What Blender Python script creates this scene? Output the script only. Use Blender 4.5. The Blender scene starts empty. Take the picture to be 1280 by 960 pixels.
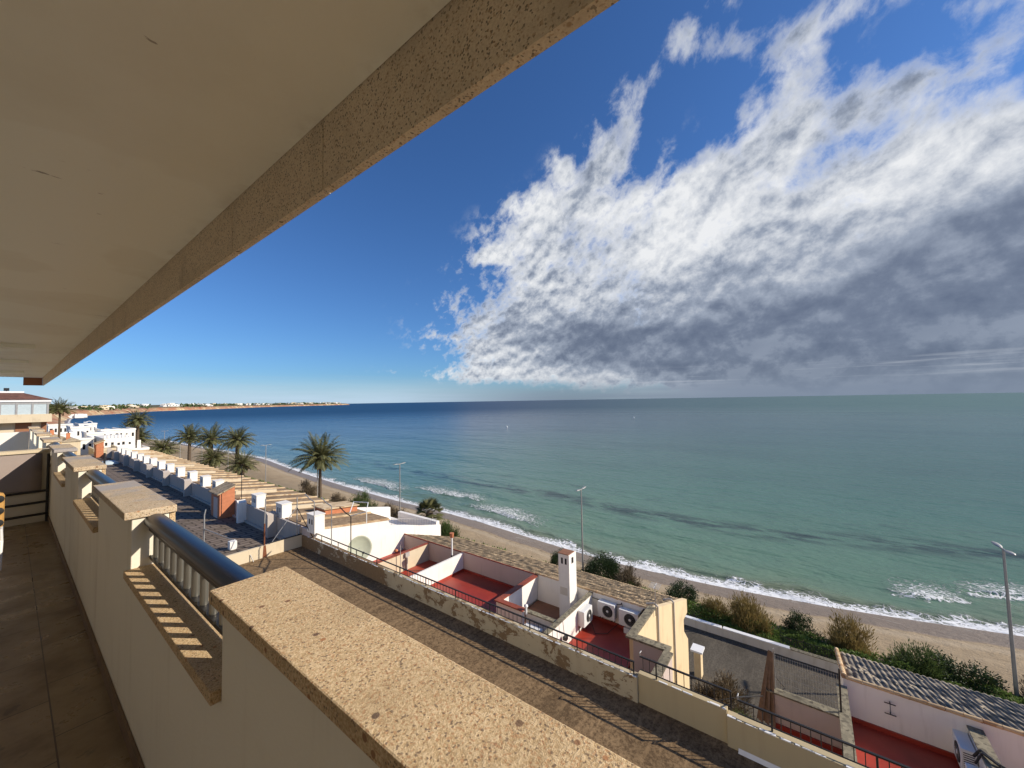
import bpy, math, random
from mathutils import Vector, Matrix
R=math.radians
scn=bpy.context.scene; COL=scn.collection
rnd=random.Random(7)

# ------------------------------------------------------------------ mesh helpers
class MB:
    def __init__(s): s.v=[];s.f=[];s.sm=[]
    def add(s,vs,fs,smooth=False):
        b=len(s.v); s.v+=[tuple(v) for v in vs]; s.f+=[tuple(i+b for i in f) for f in fs]; s.sm+=[smooth]*len(fs); return s
    def box(s,x0,x1,y0,y1,z0,z1):
        v=[(x0,y0,z0),(x1,y0,z0),(x1,y1,z0),(x0,y1,z0),(x0,y0,z1),(x1,y0,z1),(x1,y1,z1),(x0,y1,z1)]
        return s.add(v,[(0,3,2,1),(4,5,6,7),(0,1,5,4),(1,2,6,5),(2,3,7,6),(3,0,4,7)])
    def prism(s,pts,axis,a,b):
        # pts: 2D polygon; axis 'x' -> pts=(y,z); 'y' -> (x,z); 'z' -> (x,y)
        n=len(pts)
        def P(p,t): return {'x':(t,p[0],p[1]),'y':(p[0],t,p[1]),'z':(p[0],p[1],t)}[axis]
        vs=[P(p,a) for p in pts]+[P(p,b) for p in pts]
        fs=[tuple(range(n))[::-1],tuple(range(n,2*n))]+[(i,(i+1)%n,(i+1)%n+n,i+n) for i in range(n)]
        return s.add(vs,fs)
    def tube(s,p0,p1,r0,r1=None,n=10,smooth=True,caps=True):
        r1=r0 if r1 is None else r1
        p0=Vector(p0);p1=Vector(p1);d=(p1-p0).normalized()
        a=Vector((0,0,1)) if abs(d.z)<.9 else Vector((1,0,0))
        u=d.cross(a).normalized();w=d.cross(u)
        vs=[];fs=[]
        for p,r in ((p0,r0),(p1,r1)):
            for i in range(n):
                t=2*math.pi*i/n; vs.append(p+u*(r*math.cos(t))+w*(r*math.sin(t)))
        for i in range(n): fs.append((i,(i+1)%n,(i+1)%n+n,i+n))
        s.add(vs,fs,smooth)
        if caps: s.add(vs[:n],[tuple(range(n))[::-1]]);s.add(vs[n:],[tuple(range(n))])
        return s
    def path(s,pts,r,n=8):
        for a,b in zip(pts,pts[1:]): s.tube(a,b,r,r,n)
        return s
    def lathe(s,prof,c=(0,0,0),n=16,M=None,smooth=True):
        vs=[];fs=[]
        for r,z in prof:
            for i in range(n):
                t=2*math.pi*i/n; p=Vector((r*math.cos(t),r*math.sin(t),z))
                if M: p=M@p
                vs.append(p+Vector(c))
        for k in range(len(prof)-1):
            for i in range(n):
                j=(i+1)%n; fs.append((k*n+i,k*n+j,(k+1)*n+j,(k+1)*n+i))
        return s.add(vs,fs,smooth)
    def mesh(s,name):
        me=bpy.data.meshes.new(name); me.from_pydata(s.v,[],s.f); me.update()
        for p,k in zip(me.polygons,s.sm): p.use_smooth=k
        return me
    def obj(s,name,mat,parent=None,bevel=0,origin=None):
        me=s.mesh(name); o=bpy.data.objects.new(name,me); COL.objects.link(o)
        if mat: me.materials.append(mat)
        if origin is not None:
            ox=Vector(origin); me.transform(Matrix.Translation(-ox)); o.location=ox
        if parent:
            o.parent=parent
            if not parent.get('_loc0'): o.location=o.location-wloc(parent)
        if bevel:
            m=o.modifiers.new('Bevel','BEVEL'); m.width=bevel; m.segments=2; m.limit_method='ANGLE'
        return o
def wloc(o):
    v=Vector(o.location)
    while o.parent: o=o.parent; v+=Vector(o.location)
    return v
def empty(name,loc=(0,0,0),rz=0,parent=None):
    o=bpy.data.objects.new(name,None); COL.objects.link(o); o.location=loc; o.rotation_euler=(0,0,rz)
    o.empty_display_size=.3
    return o
def tag(o,label=None,cat=None,group=None,kind=None):
    if label:o['label']=label
    if cat:o['category']=cat
    if group:o['group']=group
    if kind:o['kind']=kind
    return o
def copytree(o,loc=None,rz=None,parent=None,label=None,sc=None):
    c=o.copy(); COL.objects.link(c)
    if parent: c.parent=parent
    if loc is not None: c.location=loc
    if rz is not None: c.rotation_euler=(0,0,rz)
    if sc is not None: c.scale=(sc,sc,sc)
    if label: c['label']=label
    for ch in list(o.children): copytree(ch,parent=c)
    return c
def local_root(name,label,cat,group=None):
    # thing modelled round its own origin, then placed
    o=empty(name); tag(o,label,cat,group); return o

# ------------------------------------------------------------------ material helpers
class NT:
    def __init__(s,tree): s.t=tree
    def n(s,typ,**kw):
        o=s.t.nodes.new(typ)
        for k,v in kw.items(): setattr(o,k,v)
        return o
    def link(s,a,b): s.t.links.new(a,b)
    def val(s,sock,v):
        if isinstance(v,(int,float)): sock.default_value=v
        elif isinstance(v,(tuple,list)):
            if len(v)==3 and len(sock.default_value)==4: v=(*v,1)
            sock.default_value=v
        else: s.link(v,sock)
    def m(s,op,a,b=None,c=None,clamp=False):
        o=s.n('ShaderNodeMath',operation=op,use_clamp=clamp)
        s.val(o.inputs[0],a)
        if b is not None: s.val(o.inputs[1],b)
        if c is not None: s.val(o.inputs[2],c)
        return o.outputs[0]
    def sstep(s,x,a,b,lo=0,hi=1):
        o=s.n('ShaderNodeMapRange',interpolation_type='SMOOTHSTEP')
        s.val(o.inputs[0],x);s.val(o.inputs[1],a);s.val(o.inputs[2],b);s.val(o.inputs[3],lo);s.val(o.inputs[4],hi)
        return o.outputs[0]
    def noise(s,vec,scale,detail=4,rough=.55,dist=0,col=False):
        o=s.n('ShaderNodeTexNoise')
        if vec is not None: s.link(vec,o.inputs['Vector'])
        o.inputs['Scale'].default_value=scale;o.inputs['Detail'].default_value=detail
        o.inputs['Roughness'].default_value=rough;o.inputs['Distortion'].default_value=dist
        return o.outputs['Color' if col else 'Fac']
    def vor(s,vec,scale,feature='F1',out='Distance',rand=1):
        o=s.n('ShaderNodeTexVoronoi',feature=feature)
        s.link(vec,o.inputs['Vector']);o.inputs['Scale'].default_value=scale
        o.inputs['Randomness'].default_value=rand
        return o.outputs[out]
    def mix(s,f,a,b,blend='MIX'):
        o=s.n('ShaderNodeMix',data_type='RGBA',blend_type=blend)
        s.val(o.inputs[0],f);s.val(o.inputs[6],a);s.val(o.inputs[7],b)
        return o.outputs[2]
    def mapping(s,vec,scale=(1,1,1),loc=(0,0,0),rot=(0,0,0)):
        o=s.n('ShaderNodeMapping');s.link(vec,o.inputs[0])
        o.inputs[1].default_value=loc;o.inputs[2].default_value=rot;o.inputs[3].default_value=scale
        return o.outputs[0]
    def ramp(s,f,stops):
        o=s.n('ShaderNodeValToRGB');s.link(f,o.inputs[0]);e=o.color_ramp.elements
        while len(e)<len(stops): e.new(.5)
        for k,(p,c) in zip(e,stops): k.position=p;k.color=(*c,1) if len(c)==3 else c
        return o.outputs[0]
    def sep(s,vec):
        o=s.n('ShaderNodeSeparateXYZ');s.link(vec,o.inputs[0]);return o.outputs
    def comb(s,x,y,z):
        o=s.n('ShaderNodeCombineXYZ');s.val(o.inputs[0],x);s.val(o.inputs[1],y);s.val(o.inputs[2],z);return o.outputs[0]
def mat(name):
    m=bpy.data.materials.new(name);m.use_nodes=True;t=m.node_tree
    b=t.nodes['Principled BSDF'];q=NT(t);q.b=b;q.mat=m
    g=q.n('ShaderNodeNewGeometry');q.pos=g.outputs['Position']
    tc=q.n('ShaderNodeTexCoord');q.objc=tc.outputs['Object']
    return q
def bump(q,h,strength=.3,dist=.01,prev=None):
    o=q.n('ShaderNodeBump');q.link(h,o.inputs['Height']);o.inputs['Strength'].default_value=strength;o.inputs['Distance'].default_value=dist
    if prev is not None: q.link(prev,o.inputs['Normal'])
    q.link(o.outputs[0],q.b.inputs['Normal']);return o.outputs[0]
def setp(q,col=None,rough=None,metal=None,spec=None):
    if col is not None:q.val(q.b.inputs['Base Color'],col)
    if rough is not None:q.val(q.b.inputs['Roughness'],rough)
    if metal is not None:q.val(q.b.inputs['Metallic'],metal)
    if spec is not None:q.val(q.b.inputs['Specular IOR Level'],spec)
MATS={}
def simple(name,col,rough=.7,metal=0,var=.12,scale=6,bmp=.15,spec=.5,dist=.004):
    if name in MATS:return MATS[name]
    q=mat(name);n=q.noise(q.pos,scale,5)
    c=tuple(col)
    setp(q,q.mix(n,tuple(x*(1-var*2) for x in c),tuple(min(1,x*(1+var)) for x in c)),rough,metal,spec)
    if bmp: bump(q,q.noise(q.pos,scale*12,4),bmp,dist)
    MATS[name]=q.mat;return q.mat

def m_plaster(name,col,dirt=(.25,.2,.13),amount=.25,scale=1.2,streak=.3,fine=60,rough=.85):
    q=mat(name)
    n=q.noise(q.pos,scale,6,.6)
    n2=q.noise(q.mapping(q.pos,(3.2,3.2,.35)),1.6,5,.6)
    f=q.m('ADD',q.m('MULTIPLY',q.sstep(n,.5,.78),amount),q.m('MULTIPLY',q.sstep(n2,.52,.8),streak),clamp=True)
    c=q.mix(f,col,dirt)
    setp(q,c,rough)
    bump(q,q.m('ADD',q.noise(q.pos,fine,3),q.m('MULTIPLY',q.noise(q.pos,6,3),2)),.25,.004)
    return q.mat
M={}
M['balcony']=m_plaster('balcony_render',(.80,.74,.60),(.42,.33,.2),.36,1.1,.30)
M['cream']=m_plaster('cream_render',(.62,.52,.36),(.3,.22,.13),.3,.8,.35)
M['white']=m_plaster('white_render',(.83,.79,.72),(.42,.37,.3),.25,.9,.3)
M['white2']=m_plaster('white_town',(.82,.79,.73),(.5,.45,.38),.3,.25,.2)
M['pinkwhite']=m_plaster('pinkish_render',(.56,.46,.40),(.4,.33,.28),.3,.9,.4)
M['shade']=m_plaster('shaded_white_render',(.46,.40,.345),(.3,.24,.18),.3,.9,.4)  # darker copy of the pale render, the wall's shade put into its colour
M['yellow']=m_plaster('yellow_render',(.74,.58,.35),(.4,.27,.14),.35,.7,.4)
M['ceil']=m_plaster('ceiling_paint',(.93,.95,.84),(.72,.69,.55),.3,.9,0,40)
def m_stone(name,base,dark,light,orange,sc=1,patch=None):
    q=mat(name)
    v=q.noise(q.pos,70*sc,3,.7);v2=q.vor(q.pos,110*sc,out='Color')
    c=q.mix(q.sstep(v,.35,.65),base,light)
    f=q.sep(v2)[0]
    c=q.mix(q.m('MULTIPLY',q.sstep(f,.915,.935),.75),c,dark)
    c=q.mix(q.m('MULTIPLY',q.sstep(q.sep(v2)[1],.84,.9),.6),c,orange)
    big=q.vor(q.pos,15*sc,out='Color');bd=q.vor(q.pos,15*sc)
    spot=q.m('MULTIPLY',q.sstep(q.sep(big)[0],.9,.92),q.sstep(bd,.3,.22))
    c=q.mix(spot,c,q.mix(q.sep(big)[1],dark,orange))
    c=q.mix(q.sstep(q.noise(q.pos,3.5,5,.65),.45,.75,0,.5),c,tuple(x*.62 for x in base))
    if patch:
        c=q.mix(q.sstep(q.noise(q.pos,1.7,4,.6),.48,.6,0,.85),c,patch)
    setp(q,c,.8)
    bump(q,q.m('ADD',v,q.m('MULTIPLY',f,.6)),.8,.003)
    return q.mat
q=NT(M['ceil'].node_tree);bs=M['ceil'].node_tree.nodes['Principled BSDF'];ps=q.n('ShaderNodeNewGeometry').outputs['Position']
base=bs.inputs['Base Color'].links[0].from_socket
ck=q.sstep(q.noise(q.mapping(ps,(1.3,6,1),(3,1,0)),2.6,5,.65,.6),.70,.715)
c2=q.mix(q.m('MULTIPLY',ck,.65),base,(.12,.08,.05))
xx=q.sep(ps)
jn=q.m('MULTIPLY',q.sstep(xx[0],.55,.62),q.sstep(q.noise(ps,5,5,.65),.48,.66))
c2=q.mix(q.m('MULTIPLY',jn,.16),c2,(.3,.2,.11))
pt=q.sstep(q.noise(ps,.9,3,.5),.5,.53);c2=q.mix(q.m('MULTIPLY',pt,.12),c2,(.66,.60,.45))
q.link(c2,bs.inputs['Base Color'])
M['stone']=m_stone('granular_stone',(.50,.34,.17),(.12,.075,.05),(.74,.56,.33),(.46,.22,.09),2.5)
M['stonegrey']=m_stone('weathered_granular_stone',(.50,.38,.23),(.12,.08,.06),(.66,.54,.38),(.45,.22,.1),2.2,(.36,.34,.34))
M['fascia']=m_stone('fascia_stone',(.66,.54,.38),(.08,.055,.035),(.78,.66,.48),(.42,.26,.13),2.0)
# balcony tiles
q=mat('balcony_tiles')
br=q.n('ShaderNodeTexBrick');mp=q.mapping(q.pos,(1,1,1),(0,0,0),(0,0,R(-90)))
xx=q.sep(q.pos); v=q.comb(xx[1],q.m('ADD',xx[0],.22),0)
q.link(v,br.inputs[0]);br.inputs['Scale'].default_value=1
for k,val in (('Brick Width',.61),('Row Height',.4),('Mortar Size',.0035),('Mortar Smooth',.2)): br.inputs[k].default_value=val
br.offset=.35
br.inputs['Color1'].default_value=(.27,.195,.115,1);br.inputs['Color2'].default_value=(.21,.15,.088,1);br.inputs['Mortar'].default_value=(.05,.035,.025,1)
n=q.noise(q.pos,3,6,.65)
c=q.mix(q.sstep(n,.45,.72,0,.7),br.outputs[0],(.13,.085,.05))
c=q.mix(q.sstep(q.noise(q.pos,9,4,.6),.62,.7,0,.5),c,(.07,.05,.035))
setp(q,c,q.sstep(n,.3,.7,.2,.5));bump(q,br.outputs['Fac'],-.4,.003);M['tiles']=q.mat
# gravel / bitumen terrace
def m_gravel(name,a,b,sc=30,br_=False):
    q=mat(name);n=q.noise(q.pos,sc,4,.75);n2=q.noise(q.pos,.5,6,.6)
    c=q.mix(q.sstep(n,.35,.65),a,b)
    c=q.mix(q.sstep(n2,.45,.7,0,.55),c,tuple(x*.6 for x in a))
    ln=q.noise(q.mapping(q.pos,(.35,3,1),rot=(0,0,.5)),2.,3)
    c=q.mix(q.sstep(ln,.56,.62,0,.2),c,tuple(min(1,x*1.5) for x in b))
    setp(q,c,.95,spec=.2);bump(q,n,.5,.015);return q.mat
M['gravel']=m_gravel('gravel_membrane',(.105,.066,.034),(.27,.18,.095),12)
M['roofgravel']=m_gravel('brown_flat_roof',(.20,.13,.075),(.36,.26,.16),5)
M['asphalt']=m_gravel('asphalt',(.075,.064,.05),(.12,.104,.08),9)
q=mat('dark_terrace_tiles');setp(q,spec=.15)
xx=q.sep(q.pos);br=q.n('ShaderNodeTexBrick');q.link(q.comb(xx[0],xx[1],0),br.inputs[0]);br.inputs['Scale'].default_value=1
for k,val in (('Brick Width',.9),('Row Height',.42),('Mortar Size',.05),('Mortar Smooth',.3)): br.inputs[k].default_value=val
br.inputs['Color1'].default_value=(.24,.19,.15,1);br.inputs['Color2'].default_value=(.185,.145,.112,1);br.inputs['Mortar'].default_value=(.06,.047,.038,1)
c=q.mix(q.sstep(q.noise(q.pos,.7,6,.6),.45,.7,0,.6),br.outputs[0],(.09,.07,.045))
setp(q,c,.8);bump(q,q.noise(q.pos,20,3),.3,.01);M['darktiles']=q.mat
# peeling wall
def m_peel(name,paint,under,lo,hi,grad=None):
    q=mat(name);xx=q.sep(q.pos)
    n=q.noise(q.mapping(q.pos,(1,.75,1.2)),2.2,9,.74,.4);n2=q.noise(q.pos,.22,2)
    t=q.m('ADD',n,q.m('MULTIPLY',q.m('SUBTRACT',n2,.5),.22))
    # more paint is lost towards the foot of the coping line
    if grad: t=q.m('ADD',t,q.sstep(xx[1],grad[0],grad[1],0,grad[2]))
    f=q.sstep(t,lo,hi)
    drt=q.noise(q.mapping(q.pos,(2.5,2.5,.4)),1.2,5,.6)
    p=q.mix(q.sstep(drt,.45,.75,0,.45),paint,(.38,.29,.18))
    u=q.mix(q.noise(q.pos,9,4),under,tuple(x*1.7 for x in under))
    setp(q,q.mix(f,p,u),.9);bump(q,q.m('SUBTRACT',q.m('MULTIPLY',q.noise(q.pos,30,3),.3),f),.6,.012);return q.mat
M['peel']=m_peel('peeling_cream_paint',(.50,.42,.28),(.17,.11,.055),.535,.55,(14.2,15.6,.13))
M['peel2']=m_peel('worn_cream_paint',(.46,.375,.225),(.17,.11,.055),.70,.71)
M['peel3']=m_peel('old_white_paint',(.68,.62,.52),(.28,.2,.12),.70,.72)
M['red']=simple('red_roof_paint',(.36,.042,.023),.42,var=.25,scale=1.3,bmp=.1)
M['redcope']=simple('red_coping_paint',(.33,.075,.035),.6,var=.3,scale=3)
M['brownfloor']=simple('brown_court_tiles',(.27,.12,.06),.7,var=.25,scale=3)
M['brick']=simple('orange_brick_render',(.55,.20,.09),.8,var=.2,scale=5)
def m_roof(name,a,b,c_,sc):
    q=mat(name);n=q.vor(q.pos,sc,out='Color');s=q.sep(n)
    c=q.mix(s[0],a,b);c=q.mix(q.sstep(s[1],.6,.9,0,.8),c,c_)
    c=q.mix(q.sstep(q.noise(q.pos,.9,6,.6),.45,.7,0,.5),c,tuple(x*.55 for x in a))
    setp(q,c,.9);bump(q,q.noise(q.pos,40,4),.4,.01);return q.mat
M['tileroof']=m_roof('straw_clay_tiles',(.40,.285,.16),(.54,.41,.25),(.24,.16,.09),9)
M['greytile']=m_roof('lichen_grey_tiles',(.36,.30,.22),(.41,.345,.255),(.30,.245,.175),5)
M['edgetile']=m_roof('ochre_edge_tiles',(.60,.42,.22),(.68,.5,.3),(.42,.22,.1),4)
M['lichen']=m_roof('lichen_coping',(.20,.17,.11),(.30,.26,.17),(.09,.075,.05),12)
M['ridgetile']=m_roof('cream_ridge_tiles',(.58,.43,.25),(.66,.52,.33),(.40,.26,.14),3)
M['whitepaint']=simple('white_paint',(.8,.8,.79),.6,var=.05)
M['whitemetal']=simple('white_enamel',(.78,.78,.75),.4,var=.05,bmp=0)
M['darkmetal']=simple('black_painted_iron',(.028,.026,.026),.45,.3,var=.2,bmp=.1)
M['navy']=simple('navy_gloss_handrail',(.010,.014,.028),.33,0,var=.15,scale=8,bmp=.05)
M['alum']=simple('bronze_aluminium',(.25,.235,.195),.32,.7,var=.1,bmp=0)
M['steel']=simple('galvanised_steel',(.42,.41,.39),.5,.6,var=.12)
M['greypole']=simple('grey_lamp_pole',(.34,.33,.31),.5,.3,var=.12)
M['rust']=simple('rusty_iron',(.22,.075,.03),.8,.2,var=.3,scale=9)
M['taupe']=simple('taupe_canvas',(.30,.245,.215),.9,var=.1,scale=3)
M['dark']=simple('dark_opening',(.012,.011,.01),.8,var=.1,bmp=0)
M['cable']=simple('black_cable',(.02,.02,.02),.6,bmp=0)
M['greycable']=simple('grey_pipe',(.45,.42,.38),.6,bmp=0)
M['wood']=simple('weathered_planks',(.24,.155,.10),.85,var=.3,scale=7)
M['skirt']=simple('brown_skirting',(.20,.13,.08),.6,var=.3,scale=8)
M['gold']=simple('gold_cushion',(.50,.27,.07),.8,var=.25,scale=20)
M['glass']=simple('pale_window_glass',(.50,.58,.60),.15,var=.1,bmp=0)
M['blind']=simple('brown_blind',(.30,.13,.06),.7,var=.1)
M['redroof']=m_roof('dark_red_roof_tiles',(.15,.065,.04),(.20,.09,.055),(.10,.045,.03),3)
M['dish']=simple('sage_dish',(.44,.46,.34),.55,var=.12,scale=4)
M['bark']=simple('palm_bark',(.12,.085,.055),.95,var=.35,scale=6,bmp=.6,dist=.03)
def m_leaf(name,a,b,trans=.25,sc=1.5):
    q=mat(name);oi=q.n('ShaderNodeObjectInfo')
    n=q.noise(q.pos,sc,3);n2=q.noise(q.pos,sc*9,2)
    c=q.mix(q.sstep(n,.3,.7),a,b);c=q.mix(q.sstep(n2,.35,.75,0,.5),c,tuple(x*1.5 for x in b))
    setp(q,c,.6,spec=.3);q.b.inputs['Transmission Weight'].default_value=0
    tr=q.n('ShaderNodeBsdfTranslucent');q.link(c,tr.inputs[0]);mx=q.n('ShaderNodeMixShader');mx.inputs[0].default_value=trans
    q.link(q.b.outputs[0],mx.inputs[1]);q.link(tr.outputs[0],mx.inputs[2])
    q.link(mx.outputs[0],q.t.nodes['Material Output'].inputs[0]);return q.mat
M['palm']=m_leaf('palm_fronds',(.07,.08,.03),(.15,.145,.06))
M['drypalm']=m_leaf('dry_fronds',(.22,.15,.07),(.32,.23,.12))
M['shrubdark']=m_leaf('dark_green_leaves',(.018,.035,.012),(.04,.065,.02),.15)
M['shrubgreen']=m_leaf('green_leaves',(.045,.075,.022),(.09,.125,.035))
M['tamarisk']=m_leaf('olive_tamarisk_twigs',(.14,.115,.04),(.27,.195,.07))
M['twig']=m_leaf('brown_twigs',(.10,.075,.045),(.17,.13,.08),.1)
M['cover']=m_leaf('ice_plant',(.08,.135,.028),(.15,.21,.05),.3)
M['wood2']=simple('shrub_stem',(.12,.08,.05),.9)

# ------------------------------------------------------------------ camera
cam=bpy.data.cameras.new('camera');co=bpy.data.objects.new('camera',cam);COL.objects.link(co)
cam.sensor_width=36;cam.lens=36*481/1280;cam.clip_start=.05;cam.clip_end=90000
yw,pt,rl=R(52.6),R(2.5),R(.95)
f=Vector((math.sin(yw)*math.cos(pt),math.cos(yw)*math.cos(pt),math.sin(pt)));r0=Vector((math.cos(yw),-math.sin(yw),0));u0=r0.cross(f)
rt=r0*math.cos(rl)-u0*math.sin(rl);up=u0*math.cos(rl)+r0*math.sin(rl)
mm=Matrix((rt,up,-f)).transposed();co.matrix_world=mm.to_4x4()
scn.camera=co

# ------------------------------------------------------------------ sun and sky
sd=Vector((1,-1.5,1.04)).normalized();el=math.asin(sd.z)
sun=bpy.data.lights.new('sun','SUN');sun.energy=4.7;sun.angle=R(.5);sun.color=(1,.90,.765)
so=bpy.data.objects.new('sun',sun);COL.objects.link(so);so.rotation_euler=sd.to_track_quat('Z','Y').to_euler()
w=bpy.data.worlds.new('World');scn.world=w;w.use_nodes=True;t=w.node_tree;q=NT(t)
bg=t.nodes['Background']
sky=q.n('ShaderNodeTexSky',sky_type='NISHITA');sky.sun_disc=False;sky.sun_elevation=el;sky.sun_rotation=math.atan2(sd.x,sd.y)
sky.air_density=1.0;sky.dust_density=.35;sky.ozone_density=3.0;sky.altitude=0
tc=q.n('ShaderNodeTexCoord');d=q.n('ShaderNodeVectorMath',operation='NORMALIZE');q.link(tc.outputs['Generated'],d.inputs[0]);d=d.outputs[0]
X,Y_,Z_=q.sep(d)
az=q.m('MULTIPLY',q.m('ARCTAN2',X,Y_),57.29578);elv=q.m('MULTIPLY',q.m('ARCSINE',Z_),57.29578)
BLOBS = [(94.2892, 14.4662, 0.045, 0.0038, -0.0035, -0.0924, 1.0), (103.3403, 20.4273, 0.0899, 0.0183, 0.0191, -0.172, 0.95), (73.6309, 17.7669, 0.049, 0.0134, 0.0163, -0.0975, 1.0), (62.5547, 22.5659, 0.0826, 0.0206, 0.0259, -0.1954, 1.0), (66.8025, 9.0942, 0.0502, -0.0041, -0.0189, -0.1583, 1.0), (54.4669, 6.865, 0.0982, -0.0076, -0.0342, -0.4208, 1.0), (89.5708, 5.2384, 0.0346, -0.0014, -0.0181, -0.1907, 1.1), (101.0456, 4.1166, 0.0681, -0.003, -0.0227, -0.21, 1.1), (83.8183, 27.1254, 0.087, 0.0463, 0.0853, -0.2698, 0.95), (89.6742, 33.4586, 0.1462, 0.1433, 0.1834, -0.2171, 0.5), (67.1717, 32.1231, 0.1055, 0.1699, 0.1925, -0.1882, 0.68), (72.2243, 37.0586, 0.0911, 0.1449, 0.2143, -0.2433, 0.6), (79.6031, 41.2737, 0.1432, 0.1489, 0.1215, -0.3331, 0.6), (94.075, 37.3088, 0.1293, 0.0573, 0.0104, -0.566, 0.4), (100.6114, 29.1387, 0.1223, 0.0328, -0.0004, -0.3614, 0.46), (104.3014, 33.1993, 0.3072, 0.0107, -0.4164, -0.884, 0.4), (84.9026, 39.2005, 0.228, 0.0944, -0.0285, -0.7997, 0.36), (50.4988, 20.705, 0.2487, 0.0887, 0.1832, -0.6333, 0.36), (56.0758, 26.7947, 0.1569, 0.0798, 0.1336, -0.4237, 0.7), (49.0542, 20.9171, 0.3324, 0.131, 0.2865, -0.8819, 0.6), (60.4435, 31.9227, 0.423, 0.3646, 0.2066, -0.461, 0.5), (52.6198, 3.6908, 0.0699, -0.0023, -0.0295, -0.8393, 0.7)]
DARK = [(101.2189, 8.0411, 0.0634, 0.005, 0.0128, -0.1409, 1.0), (104.0448, 14.8441, 0.12, 0.0154, 0.0207, -0.2733, 0.9), (85.5424, 5.0843, 0.0424, -0.0022, -0.0224, -0.2218, 1.0), (102.0072, 2.4589, 0.0841, -0.0037, -0.0328, -0.4287, 1.0), (66.7715, 7.9529, 0.0602, -0.0036, -0.0281, -0.3108, 0.6), (81.4131, 13.1153, 0.1223, 0.0078, -0.0074, -0.3284, 0.45)]
def blobs(L,az,elv,k=1.0):
    tot=None
    for cx,cy,a,b,c,dd,wt in L:
        dx=q.m('SUBTRACT',az,cx);dy=q.m('SUBTRACT',elv,cy)
        p=q.m('MULTIPLY_ADD',dx,a,q.m('MULTIPLY',dy,b));r=q.m('MULTIPLY_ADD',dx,c,q.m('MULTIPLY',dy,dd))
        l=q.m('MULTIPLY_ADD',p,p,q.m('MULTIPLY',r,r))
        g=q.m('MULTIPLY',q.m('EXPONENT',q.m('MULTIPLY',l,-1.1*k)),wt)
        tot=g if tot is None else q.m('MAXIMUM',tot,g) if False else q.m('ADD',tot,g)
    return tot
# the cloud streets fan out from one point of the horizon: polar coordinates about it
vx=q.m('SUBTRACT',az,24.0);vy=q.m('ADD',elv,3.0)
rr_=q.m('SQRT',q.m('MULTIPLY_ADD',vx,vx,q.m('MULTIPLY',vy,vy)))
al=q.m('MULTIPLY',q.m('LOGARITHM',q.m('MAXIMUM',rr_,1.0),2.71828),.80)
ac=q.m('ARCTAN2',vy,vx)
def cl_noise(ox,oy):
    A=q.m('ADD',al,ox) if ox else al;C=q.m('ADD',ac,oy) if oy else ac
    a_=q.noise(q.comb(A,C,0.0),5.0,3,.5,.2)
    b_=q.noise(q.comb(A,C,4.0),19.0,9,.62,.15)
    return q.m('ADD',q.m('MULTIPLY',q.m('SUBTRACT',a_,.5),1.0),q.m('MULTIPLY',q.m('SUBTRACT',b_,.5),1.35))
nA=cl_noise(0,0);nB=cl_noise(.004,.022)
msk=q.m('MINIMUM',blobs(BLOBS,az,elv),1.05)
dk=q.m('MINIMUM',blobs(DARK,az,elv,.75),1.0)
den=q.m('ADD',q.m('MULTIPLY_ADD',dk,.38,q.m('MULTIPLY',msk,.80)),q.m('MULTIPLY',nA,1.25))
cov=q.m('MULTIPLY',q.sstep(den,.22,.82),q.sstep(msk,.03,.30))
# the low overcast bank out to sea closes up towards the horizon
bank=q.m('MULTIPLY',q.sstep(az,62,84),q.sstep(q.m('ADD',elv,q.m('MULTIPLY',nA,5)),17,6))
cov=q.m('MAXIMUM',cov,q.m('MULTIPLY',bank,.97))
dk=q.m('MINIMUM',blobs(DARK,az,elv,.75),1.0)
n3=q.noise(q.comb(q.m('MULTIPLY',al,.55),ac,7.0),7.0,8,.55,.2)
rel=q.m('MULTIPLY',q.m('SUBTRACT',nA,nB),1.15)
tex=q.m('ADD',rel,q.m('MULTIPLY',q.m('SUBTRACT',n3,.5),1.5))
tex=q.m('MULTIPLY',tex,q.m('SUBTRACT',1,q.m('MULTIPLY',dk,.45)))
sh=q.m('ADD',q.m('MULTIPLY_ADD',dk,.56,.26),tex)
sh=q.m('MAXIMUM',q.m('MULTIPLY',sh,q.sstep(den,.25,.8),clamp=True),q.m('MULTIPLY',bank,q.m('MULTIPLY_ADD',n3,.6,.44)))
ccol=q.ramp(sh,[(0,(.86,.87,.88)),(.28,(.62,.65,.70)),(.55,(.33,.375,.46)),(.82,(.175,.21,.285)),(1,(.13,.16,.23))])
ccol=q.mix(1,ccol,(9.6,9.6,9.6),'MULTIPLY')
sk=q.mix(1,sky.outputs[0],(.50,.80,1.19),'MULTIPLY')
skc=q.mix(q.m('MULTIPLY',cov,.97),sk,ccol)
# low bank of pale haze and distant cloud close above the horizon
hz=q.m('MULTIPLY',q.sstep(elv,4.2,.0),q.m('ADD',.5,q.m('MULTIPLY',q.noise(q.comb(q.m('MULTIPLY',az,.06),q.m('MULTIPLY',elv,1.1),0),1.6,7,.6),.6)))
hcol=q.mix(q.sstep(az,30,62),(5.2,6.7,8.3),(2.0,2.5,3.35))
skc=q.mix(q.m('MINIMUM',hz,.85),skc,hcol)
# bright torn rim of the low bank on the seaward side
rim=q.noise(q.comb(q.m('MULTIPLY',az,.05),q.m('MULTIPLY',elv,1.4),5),1.3,6,.6)
rm=q.m('MULTIPLY',q.m('MULTIPLY',q.sstep(elv,1.6,2.6),q.sstep(elv,4.6,3.2)),q.m('MULTIPLY',q.sstep(rim,.5,.68),q.sstep(az,40,80,.1,.55)))
skc=q.mix(rm,skc,(4.6,5.0,5.7))
q.link(skc,bg.inputs[0]);bg.inputs[1].default_value=.086

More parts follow.
